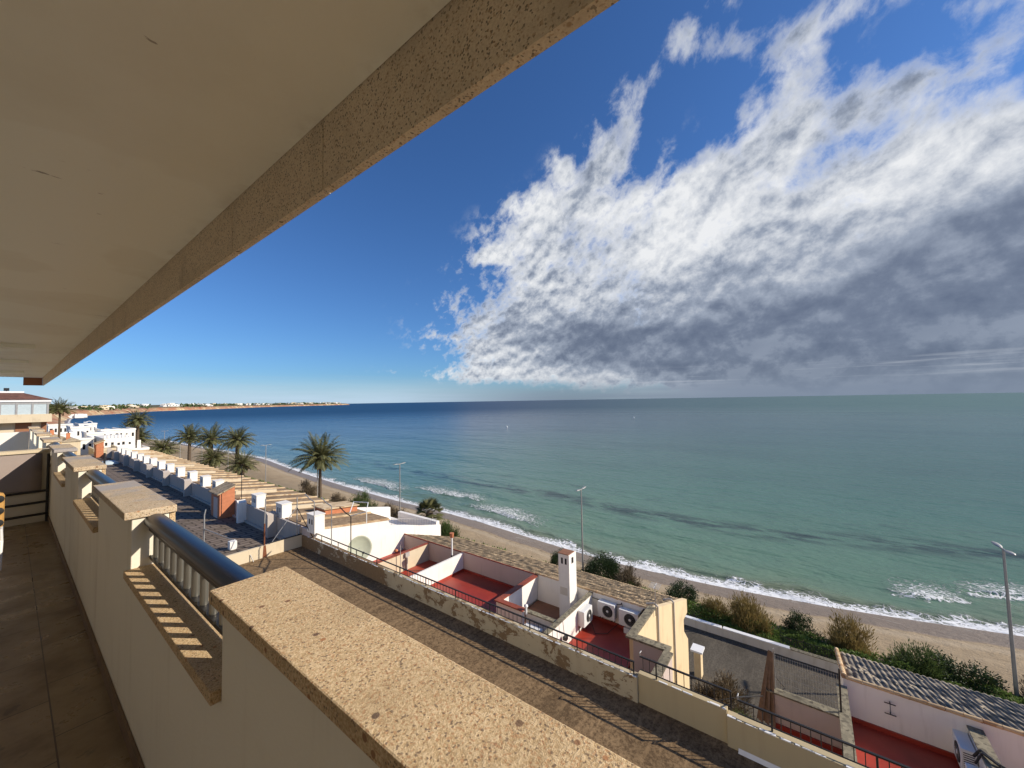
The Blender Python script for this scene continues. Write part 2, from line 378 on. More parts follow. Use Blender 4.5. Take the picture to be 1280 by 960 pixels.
# ------------------------------------------------------------------ setting: ground, sea
SH=[(-20000,4000),(-2000,420),(-400,110),(-120,72),(-60,55),(-30,46.5),(-15,43.2),(-11,42.2),(-3.7,39.8),(1,38.9),(6.6,37.9),(13.5,37.4),(22.5,37.8),(30,38.9),(43,40.0),(56.6,40),(72.6,41),(100,43.5),(134,48),(250,46),(300,38),(450,34),(650,40),(850,54),(1000,68),(1113,84),(1387,172),(1918,344),(2156,549),(2600,800),(3213,1156),(4100,2000),(4685,2683),(4760,2500),(5200,1500),(7000,-3000),(60000,-30000)]
def xs(y):
    for (a,xa),(b,xb) in zip(SH,SH[1:]):
        if y<=b:
            t=(y-a)/(b-a); return xa+(xb-xa)*t
    return SH[-1][1]
def xss(y):
    if -110<y<240: 
        return sum(xs(y+k)*wt for k,wt in ((-6,.15),(-3,.2),(0,.3),(3,.2),(6,.15)))
    return xs(y)
def swash(y): # small tongues of the water's edge
    return .35*math.sin(y*.55+1)+.28*math.sin(y*1.23+.4)+.5*math.sin(y*.21)
WL=-16.5
ys=[-20000,-8000,-2000,-800,-400,-200,-120,-80,-60,-50]+[-45+.5*i for i in range(331)]+[122,125,130,135,142,150,160,175,190,210,230,250,275,300,370,450,550,650,750,850,1000,1113,1250,1387,1600,1918,2156,2350,2600,2900,3213,3600,4100,4400,4685,4760,5200,7000,14000,60000]
vs_=[-.5,-.3,-.1,.1,.25,.4,.65,.9,1.2,1.5,1.8,2.1,2.4,2.8,3.2,3.6,4.0,4.5,5,5.5,6,6.6,7.2,7.9,8.6,9.4,10.2,11,12,13,14,16,18,20,23,26,30,36,45,60,80,120,200,400,1000,3000,10000,40000,90000]
import mathutils
def nz(x,y,s=0): return mathutils.noise.noise(Vector((x,y,s)))
def grid(name,ys,vs,fz,mt,fx=lambda y:xss(y),att=True):
    V=[];F=[];A=[]
    for y in ys:
        for v in vs:
            V.append((fx(y)+v,y,fz(y,v)));A.append(v)
    m=len(vs)
    for i in range(len(ys)-1):
        for j in range(m-1):
            F.append((i*m+j,i*m+j+1,(i+1)*m+j+1,(i+1)*m+j))
    me=bpy.data.meshes.new(name);me.from_pydata(V,[],F);me.update()
    a=me.attributes.new('shore','FLOAT','POINT')
    for k,x in enumerate(A): a.data[k].value=x
    for p in me.polygons:p.use_smooth=True
    me.materials.append(mt);o=bpy.data.objects.new(name,me);COL.objects.link(o);return o
# breakers: list of (y centre, half length, v distance, height, width)
BRK=[(52,11,8.2,.42,.55),(36,9,4.6,.34,.5),(-7.2,3.0,5.0,.3,.45),(-12.8,4.2,7.0,.36,.5),(24,13,2.1,.22,.45),(1,14,2.0,.24,.45),(70,12,5,.3,.6),(-24,14,3,.3,.5)]
def seaz(y,v):
    z=WL+.02
    if v<400 and -60<y<200:
        z+=.05*nz(y*.25,v*.5)*min(1,max(0,v/3))
        z+=.03*math.sin((v+1.2*nz(y*.06,0)*3)*1.05)*max(0,min(1,v/4))*math.exp(-max(0,v-6)/14)
        for yc,hl,vc,h,wd in BRK:
            a=abs(y-yc)/hl
            if a<1:
                vv=vc+.5*nz(y*.3,yc)+(y-yc)*.03
                s=(v-vv)
                wz=wd*(.6 if s<0 else 1.6)
                z+=h*(1-a*a)*math.exp(-(s/wz)**2)*(.8+.5*nz(y*.8,3))
    if v<.0: z-=.05*(-v)
    return z
q=mat('sea_water')
at=q.n('ShaderNodeAttribute',attribute_name='shore');sv=at.outputs['Fac']
P=q.sep(q.pos)
wob=q.noise(q.comb(q.m('MULTIPLY',P[0],.08),q.m('MULTIPLY',P[1],.05),0),1,3)
svw=q.m('ADD',sv,q.m('MULTIPLY',q.m('SUBTRACT',wob,.5),22))
ratio=q.m('DIVIDE',P[1],q.m('ADD',q.m('MAXIMUM',P[0],1),40))
dl=q.n('ShaderNodeVectorMath',operation='LENGTH');q.link(q.pos,dl.inputs[0]);dl=dl.outputs['Value']
bay=q.m('MULTIPLY',q.sstep(ratio,-.3,.85),q.sstep(dl,60,260))  # sea colour by bearing: the paler end paints in reflected cloud
dfar=q.m('ADD',svw,0)
col=q.ramp(q.m('DIVIDE',dfar,300,clamp=True),[(0,(.14,.18,.12)),(.03,(.10,.178,.128)),(.12,(.07,.155,.125)),(.45,(.06,.14,.125)),(1,(.08,.148,.14))])
col=q.mix(1,col,(1.1,1.16,1.12),'MULTIPLY')
col=q.mix(bay,col,(.004,.040,.098))
# large slow patches
pt2=q.noise(q.comb(q.m('MULTIPLY',P[0],.035),q.m('MULTIPLY',P[1],.012),2),1,5,.6)
col=q.mix(q.sstep(pt2,.45,.7,0,.45),col,q.mix(1,col,(.5,.62,.72),'MULTIPLY'))
# dark weed drift parallel to the beach, about 18 m out
wv=q.m('SUBTRACT',sv,q.m('ADD',18.2,q.m('MULTIPLY',q.m('SUBTRACT',q.noise(q.comb(0,q.m('MULTIPLY',P[1],.05),0),1,3),.5),6)))
wn=q.noise(q.comb(q.m('MULTIPLY',P[0],.5),q.m('MULTIPLY',P[1],.16),0),1,6,.65)
weed=q.m('MULTIPLY',q.m('MULTIPLY',q.sstep(q.m('ABSOLUTE',wv),4.2,.3),q.sstep(wn,.40,.58)),q.sstep(P[1],170,60))
col=q.mix(q.m('MULTIPLY',weed,.85),col,(.014,.034,.038))
wv2=q.m('SUBTRACT',sv,27);weed2=q.m('MULTIPLY',q.m('MULTIPLY',q.sstep(q.m('ABSOLUTE',wv2),3,.3),q.sstep(wn,.5,.62)),.35)
col=q.mix(weed2,col,(.02,.045,.045))
# cloudy sand stirred up at the edge
col=q.mix(q.sstep(sv,3.5,-.3,0,.6),col,(.17,.145,.10))
# foam
fv=q.comb(q.m('MULTIPLY',P[0],1.0),q.m('MULTIPLY',P[1],.6),0)
warp=q.noise(fv,1.3,3,.5,0,True)
wp=q.n('ShaderNodeVectorMath',operation='MULTIPLY_ADD');q.link(warp,wp.inputs[0]);wp.inputs[1].default_value=(.9,.9,0);q.link(fv,wp.inputs[2]);wp=wp.outputs[0]
c1=q.vor(wp,2.2,'DISTANCE_TO_EDGE');c2=q.vor(wp,5.5,'DISTANCE_TO_EDGE')
web=q.m('MAXIMUM',q.sstep(c1,.13,.03),q.m('MULTIPLY',q.sstep(c2,.11,.02),.8))
fn=q.noise(fv,3.0,8,.7,.5);fb=q.noise(fv,.55,4,.6)
lace=q.m('ADD',q.m('MULTIPLY',web,.55),q.m('MULTIPLY',fn,.75))
edge=q.noise(q.comb(0,q.m('MULTIPLY',P[1],.28),1),1,4,.6)
wfoam=q.m('ADD',.9,q.m('MULTIPLY',q.m('POWER',edge,2.0),7.0))
core=q.m('MULTIPLY',q.sstep(sv,wfoam,q.m('MULTIPLY',wfoam,.05)),q.sstep(sv,-.45,-.15))
foam=q.sstep(q.m('ADD',q.m('MULTIPLY',core,.95),q.m('SUBTRACT',lace,.98)),.12,.38)
foam=q.m('MULTIPLY',foam,q.sstep(core,0,.2))
for yc,hl,vc,h,wd in BRK[:4]+BRK[6:]:
    a=q.m('SUBTRACT',1,q.m('POWER',q.m('DIVIDE',q.m('SUBTRACT',P[1],yc),hl),2),clamp=True)
    s=q.m('SUBTRACT',sv,q.m('MULTIPLY_ADD',q.m('SUBTRACT',P[1],yc),.03,q.m('MULTIPLY_ADD',q.m('SUBTRACT',fb,.5),2.2,vc)))
    crest=q.m('MULTIPLY',q.sstep(q.m('ABSOLUTE',q.m('ADD',s,.25)),.55,.0),a)
    tail=q.m('MULTIPLY',q.m('MULTIPLY',q.sstep(s,-.6,.3),q.sstep(s,5.5,.2)),a)
    fo=q.m('MAXIMUM',q.m('MULTIPLY',crest,.75),q.m('MULTIPLY',tail,.52))
    fo=q.sstep(q.m('ADD',fo,q.m('SUBTRACT',lace,.98)),.02,.30)
    foam=q.m('MAXIMUM',foam,q.m('MULTIPLY',fo,q.m('MULTIPLY',q.sstep(a,.0,.3),.9)))
col=q.mix(foam,col,(.80,.81,.80))
setp(q,col,spec=.30)
q.b.inputs['IOR'].default_value=1.33
dist=q.n('ShaderNodeVectorMath',operation='LENGTH');q.link(q.pos,dist.inputs[0]);dist=dist.outputs['Value']
w1=q.noise(q.mapping(q.pos,(1.7,.85,1),rot=(0,0,.12)),1.0,5,.6)
w2=q.noise(q.mapping(q.pos,(.42,.16,1),rot=(0,0,.1)),1.0,4,.6)
w3=q.noise(q.mapping(q.pos,(.05,.018,1),rot=(0,0,.05)),1.0,5,.6)
hh=q.m('ADD',q.m('ADD',q.m('MULTIPLY',w1,.11),q.m('MULTIPLY',w2,.36)),q.m('ADD',q.m('MULTIPLY',w3,1.6),q.m('MULTIPLY',foam,.15)))
bump(q,hh,.95,1.)
rg=q.m('MAXIMUM',q.m('MULTIPLY',foam,.8),q.sstep(dist,30,900,.12,.42));q.link(rg,q.b.inputs['Roughness'])
M['sea']=q.mat
sea=grid('sea',ys,vs_,seaz,M['sea'],lambda y:xss(y)+ (swash(y)*.5 if -60<y<130 else 0));tag(sea,kind='structure')
# beach + inland ground as one sheet
q=mat('sand');at=q.n('ShaderNodeAttribute',attribute_name='shore');sv=at.outputs['Fac'];P=q.sep(q.pos)
nb=q.noise(q.pos,.6,6,.6);nf=q.noise(q.pos,7,5,.7)
wetline=q.m('ADD',-3.2,q.m('MULTIPLY',q.m('SUBTRACT',q.noise(q.comb(0,q.m('MULTIPLY',P[1],.2),0),1,4,.6),.5),1.5))
dv=q.m('SUBTRACT',sv,wetline)
dry=q.mix(q.sstep(nb,.35,.7),(.33,.245,.145),(.39,.295,.18))
dry=q.mix(q.sstep(nf,.5,.75,0,.35),dry,(.24,.18,.11))
wet=q.mix(nb,(.205,.155,.11),(.245,.19,.14))
c=q.mix(q.sstep(dv,-.15,.15),dry,wet)
deb=q.m('MULTIPLY',q.sstep(q.m('ABSOLUTE',q.m('ADD',dv,.35)),.35,.02),q.sstep(q.noise(q.comb(q.m('MULTIPLY',P[0],3),q.m('MULTIPLY',P[1],1.2),0),1,6,.7),.52,.6))
c=q.mix(q.m('MULTIPLY',deb,.8),c,(.07,.05,.035))
lt=q.m('MULTIPLY',q.sstep(q.m('ABSOLUTE',q.m('ADD',dv,.9)),.9,.1),.35);c=q.mix(lt,c,(.47,.39,.28))
smear=q.m('MULTIPLY',q.sstep(dv,.2,.8),q.sstep(q.noise(q.comb(q.m('MULTIPLY',P[0],1.6),q.m('MULTIPLY',P[1],.35),0),1,7,.7,.5),.60,.68))
c=q.mix(q.m('MULTIPLY',smear,.45),c,(.55,.52,.46))
soil=q.sstep(sv,-7.5,-9.5);c=q.mix(q.m('MULTIPLY',soil,.6),c,(.26,.20,.125))
setp(q,c,q.sstep(dv,-.1,.4,.95,.45));bump(q,q.m('ADD',q.m('MULTIPLY',nf,.3),q.m('MULTIPLY',q.noise(q.mapping(q.pos,(1,.5,1)),2.2,5,.7),1)),.8,.2)
M['sand']=q.mat
gv=[-60000,-8000,-1500,-400,-150,-80,-45,-30,-22,-18,-15,-12,-10,-9,-8,-7.5,-7,-6.5,-6,-5.5,-5,-4.5,-4,-3.5,-3,-2.6,-2.2,-1.8,-1.4,-1,-.6,-.2,.3,1,3,8,20]
def gz(y,v):
    t=min(1,max(0,(-v)/6.5)); z=WL-.0+1.0*(t**.8) if v<0 else WL-.12*v
    if v<0: z+=.03*nz(y*.7,v)*min(1,-v)
    if v>6: z=WL-1.2
    return z if v>-9 else WL+1.0
gr=grid('ground',ys,gv,gz,M['sand']);tag(gr,kind='structure')
# promenade road between the houses and the beach
mb=MB();mb.add([(12,-60,-15.44),(28.4,-60,-15.44),(28.4,34,-15.44),(12,34,-15.44)],[(0,1,2,3)])
tag(mb.obj('road',M['asphalt']),kind='structure')

# ------------------------------------------------------------------ our balcony
FL=-1.64
mb=MB();mb.box(-2.4,.395,-6,8.93,FL-.25,FL);tag(mb.obj('floor',M['tiles']),kind='structure')
mb=MB();mb.box(-2.4,.62,-6,18.9,.96,1.3);ce=mb.obj('ceiling',M['ceil']);tag(ce,kind='structure')
# shallow lintels across the ceiling further along
for y0 in (9.2,12.2,15.8):
    mb=MB();mb.box(-2.4,.22,y0,y0+.5,.90,.957);mb.obj('ceiling_beam',M['ceil'],ce)
js=[-6,-3.2,-1.2,1.26,2.12,2.98,4.6,6.2,7.8,9.4,11,12.6,14.2,15.8,17.4,18.9]
for a,b in zip(js,js[1:]):
    mb=MB();mb.box(.622,.650,a+.0025,b-.0025,.716,1.42);mb.obj('fascia_panel',M['fascia'],ce)
mb=MB();mb.box(.25,.62,18.87,18.9,.716,.957);mb.obj('end_fascia',M['blind'],ce)
mb=MB();mb.box(-1.7,-1.5,-6,9,FL,.96);mb.box(-1.5,.39,-6.2,-6,FL,.96);tag(mb.obj('apartment_bounce_wall',M['white']),kind='structure')  # unseen walls, set close and white to bounce light onto the ceiling
# parapet
pill=[(-1.2,1.40),(2.79,3.96),(5.30,6.55),(7.80,8.92),(10.25,11.42),(12.8,13.98),(15.4,16.5),(17.9,18.9)]
par=empty('parapet_wall',(.47,0,FL));tag(par,'long cream parapet of alternating high and low sections with granular stone caps','parapet')
prof=[(-4,FL-.3)];prof.append((-4,-.87))
for a,b in pill: prof+=[(a,-.87),(a,-.58),(b,-.58),(b,-.87)]
prof=prof[:-1]+[(18.9,FL-.3)]
mb=MB();mb.prism(prof,'x',.40,.548);mb.obj('wall_body',M['balcony'],par,bevel=.004)
for i,(a,b) in enumerate(pill):
    mb=MB();mb.box(.370,.578,a-.012,b+.012,-.578,-.540);mb.obj('coping',M['stone' if i==0 else 'stonegrey'],par,bevel=.004)
    if i: 
        mb=MB();mb.box(.5500,.574,a,b,-1.6,-.581);mb.obj('cladding_panel',M['stone'],par)
gaps=[(1.40,2.79),(3.96,5.30),(6.55,7.80),(8.92,10.25),(11.42,12.8)]
for a,b in gaps:
    mb=MB();mb.box(.374,.548,a+.002,b-.002,-.868,-.830);mb.obj('sill_stone',M['stone'],par,bevel=.003)
mb=MB();mb.box(.386,.398,-4,8.9,FL+.001,FL+.075);mb.obj('skirting',M['skirt'],par)
mb=MB();mb.box(.553,.60,-4,18.9,-8,-1.6);mb.obj('outer_face',M['balcony'],par)
# handrails in the gaps
names=['navy tubular handrail over round balusters nearest the camera, beside the big stone cap','short navy handrail with balusters between the second and third parapet caps','small navy handrail just in front of the taupe balcony screen','tiny navy handrail beyond the taupe screen']
for gi,(a,b) in enumerate(gaps[:4]):
    o=empty('balcony_railing',(.49,(a+b)/2,-.83));tag(o,names[gi],'railing','navy handrails set in the parapet gaps')
    mb=MB()
    n=16;vs=[];
    for yy in (a+.001,b-.001):
        for i in range(n):
            t=2*math.pi*i/n;vs.append((.490+.045*math.cos(t),yy,-.603+.034*math.sin(t)))
    mb.add(vs,[(i,(i+1)%n,(i+1)%n+n,i+n) for i in range(n)],True)
    mb.obj('handrail',M['navy'],o)
    mb=MB();mb.box(.466,.514,a+.001,b-.001,-.652,-.638);mb.obj('top_channel',M['darkmetal'],o)
    mb=MB();mb.box(.472,.508,a+.001,b-.001,-.802,-.785);mb.obj('bottom_channel',M['darkmetal'],o)
    yb=a+.07;bal=None
    while yb<b-.03:
        if bal is None:
            m2=MB();m2.tube((.49,yb,-.786),(.49,yb,-.652),.0145,n=12);bal=m2.obj('baluster',M['alum'],o,origin=(.49,yb,-.79));y0=yb
            m3=MB();m3.lathe([(0,.006),(.005,.004),(.006,0)],n=8,M=Matrix.Rotation(R(-90),3,'Y'));
        else:
            c=bal.copy();COL.objects.link(c);c.location.y+=yb-y0
        s=MB();s.lathe([(0.0001,.008),(.005,.005),(.006,0)],(.471,yb+.02,-.779),8,Matrix.Rotation(R(-90),3,'Y'));s.obj('screw',M['alum'],o)
        yb+=.115
# taupe screen at the end of the balcony
sc=empty('balcony_screen',(0,8.97,FL));tag(sc,'taupe canvas privacy screen on a cream low wall closing the balcony end','privacy screen')
mb=MB();mb.box(-2.4,.398,8.95,9.12,FL-.2,-.64);mb.obj('low_wall',M['balcony'],sc)
mb=MB();mb.box(-2.4,.398,8.92,9.15,-.64,-.60);mb.obj('wall_coping',M['cream'],sc)
mb=MB()
zz=[(-.655,0),(-.9,.004),(-.905,.012),(-1.15,.03),(-1.17,.045)]
vs=[];nx=24
for z,o_ in zz:
    for i in range(nx+1):
        x=-2.4+2.72*i/nx;s=.03*math.sin(math.pi*((x+2.4)%1.2)/1.2)
        vs.append((x,8.94-o_,z-(s if z<-1.1 else 0)))
fs=[(r_*(nx+1)+i,r_*(nx+1)+i+1,(r_+1)*(nx+1)+i+1,(r_+1)*(nx+1)+i) for r_ in range(4) for i in range(nx)]
mb.add(vs,fs,True);o=mb.obj('canvas',M['taupe'],sc);sm=o.modifiers.new('S','SOLIDIFY');sm.thickness=.004
for k,z in enumerate((-1.19,-1.35,-1.52)):
    mb=MB();mb.tube((-2.4,8.86,z-.02),(.385,8.86,z),.017);mb.obj('frame_bar',M['darkmetal'],sc)
mb=MB();mb.tube((.375,8.87,FL),(.375,8.87,-.66),.016);mb.obj('frame_post',M['darkmetal'],sc)
# neighbour's divider further on (white, sunlit)
mb=MB();mb.box(-2.4,.398,18.95,19.12,-3,-.70);dv_=mb.obj('divider_wall',M['white']);tag(dv_,'sunlit white divider wall with a diagonal shadow beyond the taupe screen','wall')
# garden chair at the left edge
ch=empty('garden_chair',(-.33,5.0,FL));tag(ch,'white metal garden chair with a gold spotted cushion at the left edge','chair')
def chair_leg(x,y): m=MB();m.tube((x,y,FL),(x,y,FL+.45),.012);m.obj('leg',M['whitemetal'],ch)
for x in (-.56,-.055):
    for y in (4.78,5.2): chair_leg(x,y)
mb=MB();mb.box(-.58,-.04,4.76,5.22,FL+.43,FL+.455);mb.obj('seat',M['whitemetal'],ch,bevel=.01)
mb=MB();mb.box(-.57,-.06,4.78,5.18,FL+.456,FL+.53);mb.obj('seat_cushion',M['gold'],ch,bevel=.02)
mb=MB();mb.path([(-.58,5.22,FL+.45),(-.58,5.27,FL+.9),(-.5,5.27,FL+1.0),(-.1,5.27,FL+1.0),(-.045,5.27,FL+.9),(-.045,5.22,FL+.45)],.011);
for k in range(4): mb.path([(-.5+.13*k,5.24,FL+.5),(-.47+.13*k,5.26,FL+.7),(-.5+.13*k,5.27,FL+.98)],.007,6)
mb.obj('back_frame',M['whitemetal'],ch)
mb=MB();mb.box(-.55,-.03,5.17,5.245,FL+.68,FL+.97);bc=mb.obj('back_cushion',M['gold'],ch,bevel=.03)
for k in range(5):
    for j in range(3): mb=MB();mb.lathe([(0.0001,.003),(.028,.002),(.03,0)],(-.50+.11*k,5.166,FL+.73+.095*j),12,Matrix.Rotation(R(90),3,'X'));mb.obj('cushion_spot',M['dark'],ch)
for sx in (-.58,-.045):
    mb=MB();mb.path([(sx,5.25,FL+.68),(sx,5.0,FL+.7),(sx+.004,4.78,FL+.66),(sx,4.78,FL+.45)],.012);mb.obj('armrest',M['whitemetal'],ch)

ch.location.x+=.03
# ------------------------------------------------------------------ gravel terrace with railing
TZ=-7.8
mb=MB();mb.box(.6,10.2,-25,22.35,TZ-.3,TZ);tag(mb.obj('gravel_terrace',M['gravel']),kind='structure')
mb=MB();mb.box(-6,10.2,22.5,96,TZ-.31,TZ-.01);tag(mb.obj('tiled_terrace',M['darktiles']),kind='structure')
tw=empty('terrace_wall',(10.1,5,TZ));tag(tw,'low cream terrace wall with peeling paint running between gravel terrace and houses','wall')
for nm,mt_,y0,y1,zt,x0 in (('peeling_section','peel',3.75,22.5,-7.17,9.99),('clean_section','peel2',1.72,3.745,-7.07,10.04),('near_section','peel2',-20,1.715,-7.15,9.97)):
    mb=MB();mb.box(x0,10.2,y0,y1,-15.4,zt);o=mb.obj(nm,M[mt_],tw,bevel=.01)
    # broken lime edge along the top
    mb=MB();yy=y0+.02
    while yy<y1-.1:
        L_=rnd.uniform(.05,.22)
        if rnd.random()<.75: mb.box(x0-rnd.uniform(-.01,.012),x0+rnd.uniform(.02,.06),yy,min(yy+L_,y1-.01),zt-.002,zt+rnd.uniform(.006,.02))
        yy+=L_+rnd.uniform(.0,.1)
    mb.obj('chipped_edge',M['whitepaint'],o)
mb=MB();mb.prism([(9.90,TZ),(9.965,TZ),(9.965,TZ+.07)],'y',-20,1.5);mb.obj('skirting_fillet',M['white'],tw)
segs=[(3.85,21.3,-6.86,-7.13,13.3,'long thin black railing with bars standing on the peeling terrace wall'),(1.62,3.70,-6.655,-7.02,9,'short raised black railing on the clean middle section of terrace wall'),(-14,1.5,-6.775,-7.10,9,'black railing section on the terrace wall at the bottom right')]
for y0,y1,zt,zb,ymax,lb in segs:
    o=empty('terrace_railing',(10.09,(y0+y1)/2,zb));tag(o,lb,'railing','black railings on the terrace wall')
    mb=MB();mb.box(10.065,10.115,y0,y1,zt-.02,zt+.012);mb.obj('top_rail',M['darkmetal'],o,bevel=.006)
    mb=MB();mb.box(10.08,10.10,y0,y1,zb+.02,zb+.04);mb.obj('bottom_rail',M['darkmetal'],o)
    k=0;yy=y0+.02;ba=None;po=None;cnt=0
    while yy<y1:
        post=(k%10==0)
        if yy<ymax and not post and yy>-6:
            if ba is None:
                m_=MB();m_.tube((10.09,yy,zb+.04),(10.09,yy,zt-.02),.0085,n=6);ba=m_.obj('baluster',M['darkmetal'],o);by=yy
            elif cnt<98:
                c=ba.copy();COL.objects.link(c);c.location.y+=yy-by
            cnt+=1
        if post:
            if po is None:
                m_=MB();m_.tube((10.09,yy,zb-.05),(10.09,yy,zt-.02),.019,n=8);po=m_.obj('post',M['darkmetal'],o);pyy=yy
            else:
                c=po.copy();COL.objects.link(c);c.location.y+=yy-pyy
        k+=1;yy+=.165
    if y0<0 or y0==1.62:
        m_=MB();m_.tube((10.09,y1,zt+.0),(10.09,y1,zt+.08),.016);m_.tube((10.09,y1,zt+.07),(10.2,y1,zt+.07),.014);m_.obj('end_stub',M['steel'],o)
# perpendicular wall
pw=empty('cross_wall',(8,22.45,TZ));tag(pw,'low cream wall crossing between the gravel terrace and the tiled terrace','wall')
mb=MB();mb.prism([(.6,TZ),(9.985,TZ),(9.985,-7.15),(8.4,-7.18),(8.4,-7.2),(.6,-7.26)],'y',22.36,22.5);mb.obj('wall_body',M['cream'],pw)
mb=MB();mb.box(8.42,9.98,22.352,22.5,-7.16,-7.13);mb.obj('black_strip',M['cable'],pw)
mb=MB();mb.prism([(8.06,TZ+.01),(8.26,TZ+.01),(8.2,-7.2),(8.1,-7.2)],'y',22.352,22.359);mb.obj('rust_stain',M['rust'],pw)
# old poles
def pole(name,label,pts,r,mt,cat='pole',group=None,lower=None):
    o=empty(name,pts[0]);tag(o,label,cat,group)
    mb=MB();mb.path(pts,r,8);mb.obj('shaft',M[mt],o)
    if lower: mb=MB();mb.tube(pts[0],(pts[0][0],pts[0][1],pts[0][2]+lower),r*1.15);mb.obj('rusty_foot',M['rust'],o)
    return o
G='bent white poles along the terrace wall'
for y,zb,zt,lb in ((21.0,-7.15,-5.2,'white bent pole farthest along the terrace wall, next to the lattice mast'),(19.2,-7.15,-5.15,'white bent pole rising between the two other bent poles'),(17.4,-7.15,-5.35,'dark bent pole in front of the round satellite dish')):
    pole('bent_pole',lb,[(10.0,y,zb),(10.0,y,zt),(9.93,y+.35,zt+.12),(9.85,y+.75,zt+.36)],.024,'steel' if y>18 else 'darkmetal',group=G)
ar=MB();ar.path([(10,17.42,-5.33),(10.1,16.25,-4.98),(10.9,17.4,-4.9),(10.9,18.7,-5.05),(10.0,17.5,-5.2)],.022);ar.path([(10.1,16.25,-4.98),(10.1,16.25,-5.5)],.022)
tag(ar.obj('awning_frame',M['whitemetal']),'white tubular frame of a missing awning above the satellite dish','frame')
pole('rusty_pole','thin grey pole with rusty foot on the cream cross wall',[(8.16,22.43,-7.2),(8.16,22.43,-6.0),(8.2,22.43,-4.85)],.03,'steel',lower=1.1)
pole('gas_pipe','leaning thin pipe at the foot of the cream cross wall',[(7.6,22.2,TZ),(7.5,22.34,-7.45)],.02,'steel')
ms=empty('stayed_mast',(9.75,22.43,-7.15));tag(ms,'short mast held by two slanting stays at the end of the cream wall','mast')
mb=MB();mb.tube((9.75,22.43,-7.15),(9.75,22.43,-5.1),.028);mb.obj('shaft',M['steel'],ms)
mb=MB();mb.tube((9.75,22.43,-5.6),(8.5,22.43,-7.17),.018);mb.obj('stay',M['steel'],ms)
mb=MB();mb.tube((9.75,22.43,-5.65),(10.09,21.35,-7.13),.02);mb.obj('stay',M['darkmetal'],ms)
# post with slanting handrail
hp=empty('handrail_post',(6.8,27,TZ));tag(hp,'pale metal post with a slanting handrail on the tiled terrace','railing')
mb=MB();mb.path([(6.8,27,TZ),(6.8,27,-6.1),(6.86,27,-5.8)],.035);mb.obj('post',M['steel'],hp)
mb=MB();mb.tube((6.8,27,-6.85),(7.72,25.1,-7.4),.022);mb.obj('slanting_rail',M['steel'],hp)
bw=MB();bw.box(7.42,7.75,24.95,25.3,TZ,-7.36);tag(bw.obj('low_block',M['white'],bevel=.01),'small white masonry block at the foot of the slanting handrail','block')
pole('iron_post','dark iron post standing by the parapet on the tiled terrace',[(6.7,63,TZ),(6.7,63,-5.1)],.09,'darkmetal')
sk_=MB();sk_.lathe([(0.001,.5),(.6,.42),(1.0,.2),(1.1,0)],(8.6,77,TZ),18);tag(sk_.obj('skylight_dome',M['glass']),'pale domed skylight low on the far tiled terrace','skylight')

# ------------------------------------------------------------------ long row of roofs with chimney boxes
row=empty('roof_row',(12.4,50,-15.4));tag(row,'long row of brown flat roofs crossed by pale ridges, behind the shaded wall','building')
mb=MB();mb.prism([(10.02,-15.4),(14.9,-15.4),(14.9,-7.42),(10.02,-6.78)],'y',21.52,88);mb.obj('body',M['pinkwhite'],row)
mb=MB();mb.prism([(10.18,-6.81),(14.9,-7.418),(14.98,-7.42),(14.98,-7.36),(10.18,-6.745)],'y',21.56,87.9);mb.obj('flat_roof',M['roofgravel'],row)
def zroof(x): return -6.75-.128*(x-10.1)
y=23.4;k=0
while y<88:
    hgt=.09+.04*rnd.random()
    mb=MB();e=14.95+rnd.uniform(-.05,.1);mb.prism([(10.4,zroof(10.4)-.1),(e,zroof(e)-.1),(e,zroof(e)+hgt),(10.4,zroof(10.4)+hgt)],'y',y,y+.14);mb.obj('ridge',M['ridgetile'],row)
    if k%4==2:
        mb=MB();mb.prism([(10.7,zroof(10.7)-.1),(13.5,zroof(13.5)-.1),(13.6,zroof(13.6)+.24),(10.7,zroof(10.7)+.27)],'y',y-.02,y+.18);mb.obj('party_wall',M['cream'],row)
    k+=1;y+=1.925
# shaded long wall with fins
lw=empty('shaded_wall',(9.9,50,TZ));tag(lw,'tall pale wall in shade with projecting fins along the tiled terrace','wall')
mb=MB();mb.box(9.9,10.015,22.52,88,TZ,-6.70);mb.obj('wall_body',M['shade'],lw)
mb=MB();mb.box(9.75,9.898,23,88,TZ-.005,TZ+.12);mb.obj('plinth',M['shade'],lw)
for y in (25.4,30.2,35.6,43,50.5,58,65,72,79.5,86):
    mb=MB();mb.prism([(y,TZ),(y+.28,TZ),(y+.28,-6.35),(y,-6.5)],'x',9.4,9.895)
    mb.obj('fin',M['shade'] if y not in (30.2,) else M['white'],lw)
CY=[20.97,24.97,28.84,37.0,40.25,44.05,48.06,52.07,55.7,59.6,63.3,66.8,70.7,74.6,78,81.8]
lbs={20.97:'white chimney box nearest the camera, above the end of the terrace railing',24.97:'white chimney box second from the near end of the shaded wall',28.84:'white chimney box just right of the orange brick hut',37.0:'white chimney box just left of the orange brick hut'}
cproto=None
for i,y in enumerate(CY):
    if cproto is None:
        o=local_root('chimney_box',None,None)
        m_=MB();m_.box(0,.55,0,.85,-.95,0);m_.obj('body',M['white'],o,bevel=.01)
        for yy in (.22,.5):
            m_=MB();m_.box(-.003,.02,yy,yy+.12,-.48,-.22);m_.obj('vent_opening',M['dark'],o)
        m_=MB();m_.box(-.03,.58,-.03,.88,.002,.04);m_.obj('cap',M['white'],o)
        cproto=o
        o.location=(10.0,y,-5.95)
    else: o=copytree(cproto,(10.0,y,-5.95))
    tag(o,lbs.get(y,'one of the small white chimney boxes receding along the shaded wall'),'chimney','white chimney boxes on the long shaded wall')
